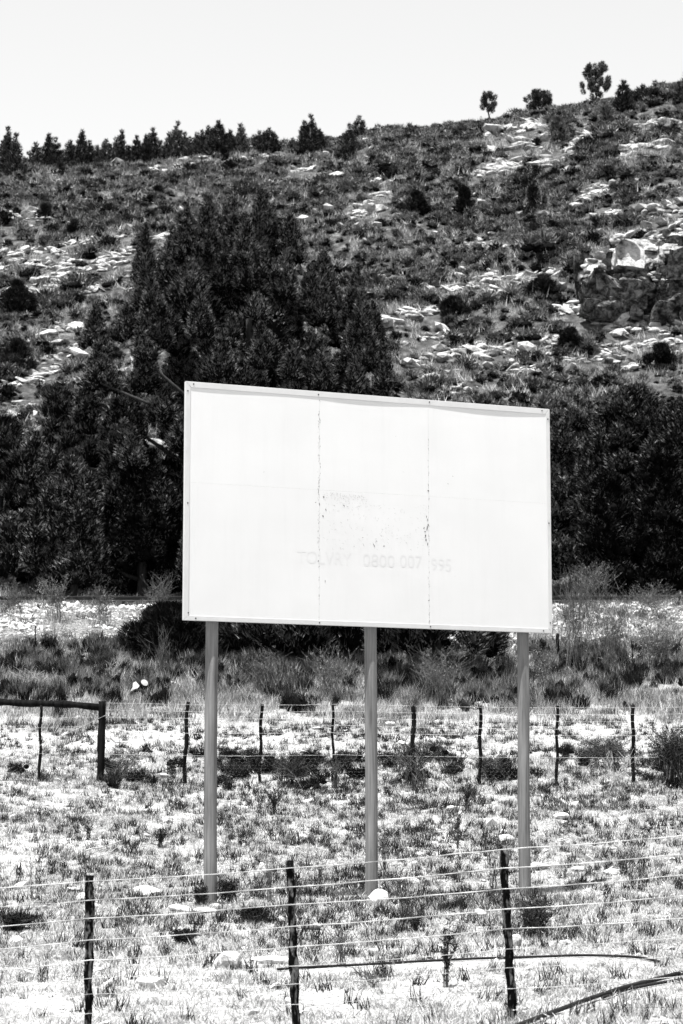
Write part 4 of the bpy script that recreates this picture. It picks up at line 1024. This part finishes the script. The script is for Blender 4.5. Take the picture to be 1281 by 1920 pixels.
# hexagonal netting on the lower half
m = MB(); cw = 0.10; ch = 0.058; z1_ = P(640, 1416, YM).z - o0.z; z0_ = P(640, 1469, YM).z - o0.z; x0_ = P(204, 1440, YM).x; x1_ = P(1400, 1440, YM).x
def nseg(a, b): m.tube([a, b], 0.00035, 3, cap=False)
nr = int((z1_ - z0_) / ch)
for r in range(nr + 1):
    xx = x0_
    while xx < x1_:
        off = (cw / 2) * (r % 2); zz = z1_ - r * ch; yy = -0.03
        j = lambda: random.gauss(0, 0.003)
        nseg((xx + off, yy, zz + j()), (xx + off + cw / 2, yy, zz - ch * 0.4 + j())); nseg((xx + off + cw / 2, yy, zz - ch * 0.4 + j()), (xx + off + cw, yy, zz + j()))
        if r < nr: nseg((xx + off + cw / 2, yy, zz - ch * 0.4), (xx + off + cw / 2, yy, zz - ch))
        xx += cw
m.build('wire_netting', M['wire'], bf)

# old posts by the bank
for (px, py, h, lab) in [(1047, 1252, 64, 'short dark old post among the dry shrubs beside the billboard'), (192, 1216, 34, 'thin dark stake on the gravel bank at the left'),
                         (66, 1222, 48, 'thin dark stake near the left edge of the gravel bank'), (1186, 1240, 40, 'thin dark stake in the scrub on the right')]:
    g = G(px, py); m = MB(); k = mpp(g.y); hh = h * k; r = 0.05 if h == 64 else 0.02
    m.tube([(0.01 * math.sin(i), 0, -0.1 + (hh + 0.1) * i / 6) for i in range(7)], r, 8, 0.1); o = m.build('old_post', M['dark_post'], None, True); o.location = g; tag(o, lab, 'post', 'old stakes near the bank')

# ------------------------------------------------------------------ hoses on the ground
def hose(pts, r, lab):
    P3 = []
    for i in range(len(pts) - 1):
        for k in range(8):
            t_ = k / 8; P3.append((pts[i][0] * (1 - t_) + pts[i + 1][0] * t_, pts[i][1] * (1 - t_) + pts[i + 1][1] * t_))
    P3.append(pts[-1]); q = [G(*p_) for p_ in P3]; o0_ = q[0].copy()
    for i in range(len(q)): q[i].z += r * 1.6
    for _ in range(250 if r > 0.015 else 12):
        q = [q[0]] + [(q[i - 1] + q[i] * 2 + q[i + 1]) / 4 for i in range(1, len(q) - 1)] + [q[-1]]
    for v_ in q: v_.z = max(v_.z, T(v_.x, v_.y) + r * 1.1)
    m = MB(); m.tube([v_ - o0_ for v_ in q], r, 10); o = m.build('hose', M['black_pipe'], None, True); o.location = o0_; tag(o, lab, 'hose')
hose([(520, 1822), (600, 1817), (700, 1812), (800, 1806), (900, 1802), (1000, 1799), (1100, 1795), (1160, 1797), (1205, 1800), (1238, 1808)], 0.012, 'thin black hose lying across the dry grass behind the near fence')
hose([(960, 1935), (1010, 1917), (1060, 1896), (1110, 1876), (1160, 1858), (1210, 1846), (1260, 1834), (1320, 1822)], 0.0175, 'thick black pipe running out of the bottom right corner')
hose([(1130, 1876), (1180, 1858), (1230, 1850), (1290, 1840)], 0.013, 'thin black hose lying beside the thick pipe in the bottom right corner')

# ------------------------------------------------------------------ field stones
STONES = [(709, 1684, 40, 30, 0.9, 'rounded bright white stone at the foot of the middle billboard post'),
 (430, 1802, 66, 30, 0.5, 'flat grey white stone with a dark broken side between the two near fence posts'),
 (505, 1800, 74, 16, 0.35, 'long flat pale slab right of the flat dark sided stone'),
 (282, 1842, 64, 20, 0.4, 'low pointed pale stone left of the flat slabs near the bottom'),
 (272, 1672, 56, 20, 0.45, 'flat pale stone with a dark hollow beneath, left of the left billboard post'),
 (152, 1684, 24, 18, 0.7, 'small pale stone just behind the left near fence post'),
 (340, 1703, 40, 14, 0.5, 'low white stone left of the left billboard post foot'),
 (384, 1706, 46, 10, 0.35, 'flat white stone in front of the left billboard post foot'),
 (770, 1652, 44, 12, 0.4, 'flat white stone right of the middle billboard post'),
 (948, 1572, 34, 12, 0.4, 'flat white stone left of the right billboard post halfway to the fence'),
 (1015, 1625, 34, 16, 0.6, 'white stone just right of the right billboard post'),
 (1086, 1630, 30, 9, 0.4, 'low white stone further right of the right billboard post'),
 (1150, 1635, 36, 10, 0.4, 'low white stone in the open grass on the right'),
 (970, 1765, 26, 22, 0.7, 'white stone right of the right near fence post below the shrub'),
 (1057, 1768, 22, 12, 0.6, 'small round white stone on the open ground right of the shrub'),
 (730, 1357, 24, 8, 0.4, 'flat bright stone behind the back fence'),
 (1035, 1922, 40, 16, 0.5, 'pale stone at the bottom edge beside the thick pipe'),
 (1280, 1815, 26, 14, 0.6, 'small pale stone at the right edge between the pipes'),
 (1050, 1530, 30, 14, 0.5, 'pale stone in the grass behind the right billboard post'),
 (844, 1516, 22, 10, 0.5, 'small pale stone in front of the back fence'),
 (900, 1712, 26, 12, 0.5, 'small white stone left of the right near fence post')]
for i, (px, py, w, h, fl_, lab) in enumerate(STONES):
    g = G(px, py + h * 0.4); k = mpp(g.y)
    o = inst('field_stone', NEAR_ROCKS[i % 8], None, g + Vector((0, 0, h * k * 0.34)), (w * k * 0.60, w * k * 0.45, h * k * 1.0), (random.uniform(-.1, .1), random.uniform(-.1, .1), random.choice((0, 3.1, 0.4))))
    tag(o, lab, 'stone', 'pale stones lying in the field')

# sawn log and scraps by the bank
g = G(262, 1306); k = mpp(g.y)
lg = empty('sawn_log', g, 'dark sawn log with a pale round cut end in the grass left of the billboard', 'log')
m = MB(); m.tube([(-0.14, 0.3, 0.02), (0.02, 0.05, 0.22), (0.13, -0.12, 0.34)], [0.12, 0.11, 0.105], 16, 0.03); m.build('log_body', M['dark_post'], lg, True)
m = MB(); dd = Vector((0.11, -0.17, 0.12)).normalized(); m.tube([Vector((0.13, -0.12, 0.34)) + dd * 0.0, Vector((0.13, -0.12, 0.34)) + dd * 0.012], [0.098, 0.094], 18); m.build('cut_end', M['twig_pale'], lg)
g2 = G(254, 1304); m = MB(); m.add([(-0.09, 0, 0.0), (0.03, 0, -0.02), (0.13, 0.03, 0.13), (0.03, 0.08, 0.24), (-0.04, 0.05, 0.2), (-0.04, 0.02, 0.1)], [(0, 1, 2, 3, 4, 5)])
o = m.build('white_scrap', M['frame'], None); o.location = g2 + Vector((0, -0.35, 0.1)); s_ = o.modifiers.new('t', 'SOLIDIFY'); s_.thickness = 0.02; tag(o, 'bent white scrap sheet leaning on the sawn log', 'scrap')
g = G(258, 1310); m = MB(); m.tube([(0.03 + 0.14 * math.cos(a), -0.15, 0.1 + 0.11 * math.sin(a)) for a in np.linspace(0, 2 * PI, 20)], 0.045, 8, 0.05)
o = m.build('tyre_casing', M['black_pipe'], None, True); o.location = g; tag(o, 'small worn black tyre lying in the grass below the sawn log', 'tyre')

# ------------------------------------------------------------------ single plants
def twig_plant(px, py, wpx, hpx, lab, n=12, mat='twig', leafy=0, leafmat='grass_dark', cat='plant', r=0.004, Y=None, group='single plants in the field'):
    g = G(px, py); k = mpp(g.y); W_, H_ = wpx * k, hpx * k; m = MB(); leaves = []
    for i in range(n):
        a = random.uniform(0, 6.28); sp = math.sqrt(random.random()) * W_ * 0.5; h = H_ * random.uniform(0.55, 1.0)
        e = Vector((sp * math.cos(a), sp * math.sin(a), h)); s0 = Vector((random.gauss(0, W_ * (.05 if n < 20 else .17)), random.gauss(0, W_ * (.05 if n < 20 else .17)), -0.03))
        pts = [s0]
        for q in range(1, 6):
            t_ = q / 5; pts.append(s0.lerp(e, t_) + Vector((random.gauss(0, W_ * .025), random.gauss(0, W_ * .025), H_ * 0.05 * math.sin(t_ * PI))) - Vector((e.x, e.y, 0)) * 0.25 * math.sin(t_ * PI))
        m.tube(pts, [r * (1.2 - 0.18 * q) for q in range(6)], 4, cap=False)
        for q in range(5):
            b0 = pts[random.randint(2, 4)]; b1 = b0 + Vector((random.gauss(0, .12) * W_, random.gauss(0, .12) * W_, random.uniform(.08, .25) * H_))
            m.tube([b0, b0.lerp(b1, .5) + Vector((0, 0, -.01)), b1], [r * .6, r * .5, r * .3], 4, cap=False)
            if leafy:
                nn = leafy; t_ = rng.random(nn)[:, None]; pos = np.array(b0) * (1 - t_) + np.array(b1) * t_; leaves.append(tris(pos, rnd_dirs(nn, 0.6), rng.uniform(0.5, 1, nn) * 0.07, 0.014))
        if leafy:
            nn = leafy * 3; t_ = rng.uniform(0.1, 1, nn); pos = np.stack([np.interp(t_, np.linspace(0, 1, 6), [p_[c] for p_ in pts]) for c in range(3)], 1)
            leaves.append(tris(pos, rnd_dirs(nn, 0.8), rng.uniform(0.5, 1, nn) * 0.07, 0.014))
    root = empty('plant', g, lab, cat, group)
    m.build('stems', M[mat], root)
    if leafy: link(bpy.data.objects.new('leaves', tri_mesh('leaves', np.concatenate(leaves), M[leafmat])), root)
    return root
for a in [
 (60, 1692, 34, 92, 'thin bare twigs standing alone left of the left near fence post', 5, 'twig', 0),
 (424, 1694, 70, 48, 'spiky dark tuft against the right side of the left billboard post', 34, 'twig', 3),
 (376, 1698, 36, 36, 'dark clump against the left side of the left billboard post', 26, 'twig', 5),
 (505, 1692, 90, 120, 'tall bare twiggy plant left of the middle near fence post', 9, 'twig', 0),
 (345, 1770, 66, 26, 'low dark leafy plant in the open ground above the flat slabs', 26, 'twig', 8),
 (478, 1728, 70, 26, 'low dark charred looking clump left of the middle near fence post', 34, 'twig', 8),
 (1000, 1762, 100, 84, 'dark leafy shrub in the grass right of the right near fence post', 30, 'twig', 6),
 (836, 1852, 56, 140, 'upright dry plant with dark seed heads between the two right near posts', 10, 'twig', 3),
 (640, 1812, 120, 96, 'spreading bare twigs right of the middle near fence post', 14, 'twig', 0),
 (700, 1850, 110, 40, 'low sprawling dead twigs in front of the thin hose', 12, 'twig', 0),
 (30, 1742, 100, 28, 'low dark mat of leaves at the left edge', 28, 'twig', 7),
 (858, 1592, 34, 96, 'tall thin dark weed between the middle and right billboard posts', 8, 'twig', 3),
 (722, 1660, 34, 120, 'thin branched weed against the right side of the middle billboard post', 6, 'twig', 1),
 (515, 1528, 44, 56, 'dark leafy weed in front of the back fence', 16, 'twig', 4),
 (1152, 1492, 90, 92, 'pale bare branching weed in front of the back fence on the right', 9, 'twig_pale', 0),
 (600, 1660, 60, 70, 'bare stalky weed left of the middle billboard post', 9, 'twig', 0),
 (1170, 1640, 70, 60, 'wiry weed in the open grass on the right', 10, 'twig', 1),
 (300, 1590, 50, 40, 'small dark weed in the open grass left of the left billboard post', 16, 'twig', 3),
 (165, 1575, 40, 40, 'small wiry weed in the open grass at the left', 10, 'twig', 2),
 (925, 1670, 60, 80, 'leaning twigs beside the top of the right near fence post', 8, 'twig', 0),
 (780, 1745, 60, 34, 'low twiggy clump below the white round stone', 14, 'twig', 3),
 (875, 1520, 40, 60, 'dark weed left of the right billboard post near the back fence', 14, 'twig', 4),
 (240, 1462, 110, 66, 'tangled dead branches beside the corner post of the back fence', 26, 'twig', 1),
 (770, 1475, 120, 90, 'tangled twiggy bush around the middle post of the back fence', 30, 'twig', 4),
 (1262, 1470, 110, 104, 'dense dark bush at the right end of the back fence', 60, 'twig', 12),
 (630, 1478, 40, 70, 'upright weeds around the thin bent post of the back fence', 12, 'twig', 1),
 (545, 1475, 110, 56, 'dark tangled bush behind the netting left of the middle', 44, 'twig', 7),
 (1130, 1440, 130, 60, 'spreading grey bush behind the netting on the right', 46, 'twig', 5),
 (920, 1462, 80, 46, 'low dark bush behind the netting beside the right billboard post', 34, 'twig', 5)]:
    px, py, w, h, lab, n, mt, lf = a
    twig_plant(px, py, w, h, lab, n, mt, lf, r=0.0035 if py > 1500 else 0.006)
for (px, py, w, h, lab, n, mt, lf) in [
 (302, 1290, 70, 120, 'bare upright shrub behind the left billboard post in the grey grass', 18, 'twig', 0),
 (205, 1292, 70, 60, 'dead pale twigs in the grass left of the sawn log', 10, 'twig_pale', 0),
 (1085, 1262, 130, 215, 'large bare willow like shrub at the lower right corner of the billboard', 60, 'twig', 3),
 (1150, 1262, 130, 170, 'tangled bare shrub right of the willow like one', 46, 'twig', 3),
 (1235, 1262, 130, 110, 'low dense thicket at the right edge on the bank', 60, 'twig', 6),
 (1020, 1300, 90, 90, 'grey weeds right of the right billboard post', 30, 'twig', 2),
 (300, 1160, 80, 90, 'bare shrub at the top of the gravel bank against the billboard edge', 34, 'twig', 2),
 (195, 1175, 70, 80, 'leafy weed on top of the gravel bank below the pale pine', 26, 'twig', 5),
 (100, 1165, 90, 90, 'dark shrub standing before the rails below the pale pine', 34, 'twig', 9),
 (25, 1150, 70, 60, 'low shrub at the left end of the gravel bank', 24, 'twig', 5),
 (620, 1312, 120, 110, 'grey upright weeds between the left and middle billboard posts', 46, 'twig', 2),
 (820, 1318, 140, 110, 'grey upright weeds between the middle and right billboard posts', 46, 'twig', 2),
 (490, 1300, 110, 80, 'dark weeds right of the left billboard post', 40, 'twig', 3),
 (60, 1300, 90, 50, 'dry weeds at the left edge above the brace pole', 22, 'twig_pale', 0),
 (1220, 1160, 120, 70, 'grey leafy shrub before the dark pines on the right', 40, 'twig', 7),
 (1110, 1130, 110, 80, 'grey leafy shrub beside the billboard edge before the dark pines', 40, 'twig', 7)]:
    twig_plant(px, py, w, h, lab, n, mt, lf, r=0.0055, leafmat='shrub', cat='shrub', group='shrubs near the railway bank')
# branches lying about
def stick(px, py, px2, py2, r, lab, mat='twig', lift=0.05, nm='fallen_branch'):
    a, b = G(px, py), G(px2, py2); m = MB(); pts = []
    for i in range(7):
        q = a.lerp(b, i / 6); q.z = T(q.x, q.y) + lift + random.uniform(-.4, .4) * lift; pts.append(q - a)
    m.tube(pts, [r * (1.1 - i * 0.1) for i in range(7)], 6, 0.1)
    for i in (2, 4): e = pts[i] + Vector((random.uniform(-.15, .15), random.uniform(-.1, .1), random.uniform(.03, .12))) * (1 + r * 20); m.tube([pts[i], e], [r * .5, r * .25], 5)
    o = m.build(nm, M[mat], None, True); o.location = a; tag(o, lab, 'branch', 'dead branches on the ground')
stick(160, 1606, 238, 1580, 0.012, 'pale dead branch lying in the open grass on the left', 'twig_pale', 0.06)
stick(186, 1612, 232, 1592, 0.009, 'second pale branch lying just below the first on the left', 'twig_pale', 0.05)
stick(208, 1402, 262, 1440, 0.012, 'dark stick leaning out of the tangle by the corner post', 'twig', 0.2)
stick(560, 1318, 590, 1302, 0.03, 'short dark log in the grass between left and middle billboard posts', 'dark_post', 0.05)
stick(10, 1246, 160, 1236, 0.06, 'long dark fallen branch at the foot of the gravel bank', 'dark_post', 0.1)
stick(930, 1868, 1000, 1852, 0.006, 'thin twig lying right of the middle of the bottom edge', 'twig', 0.02)
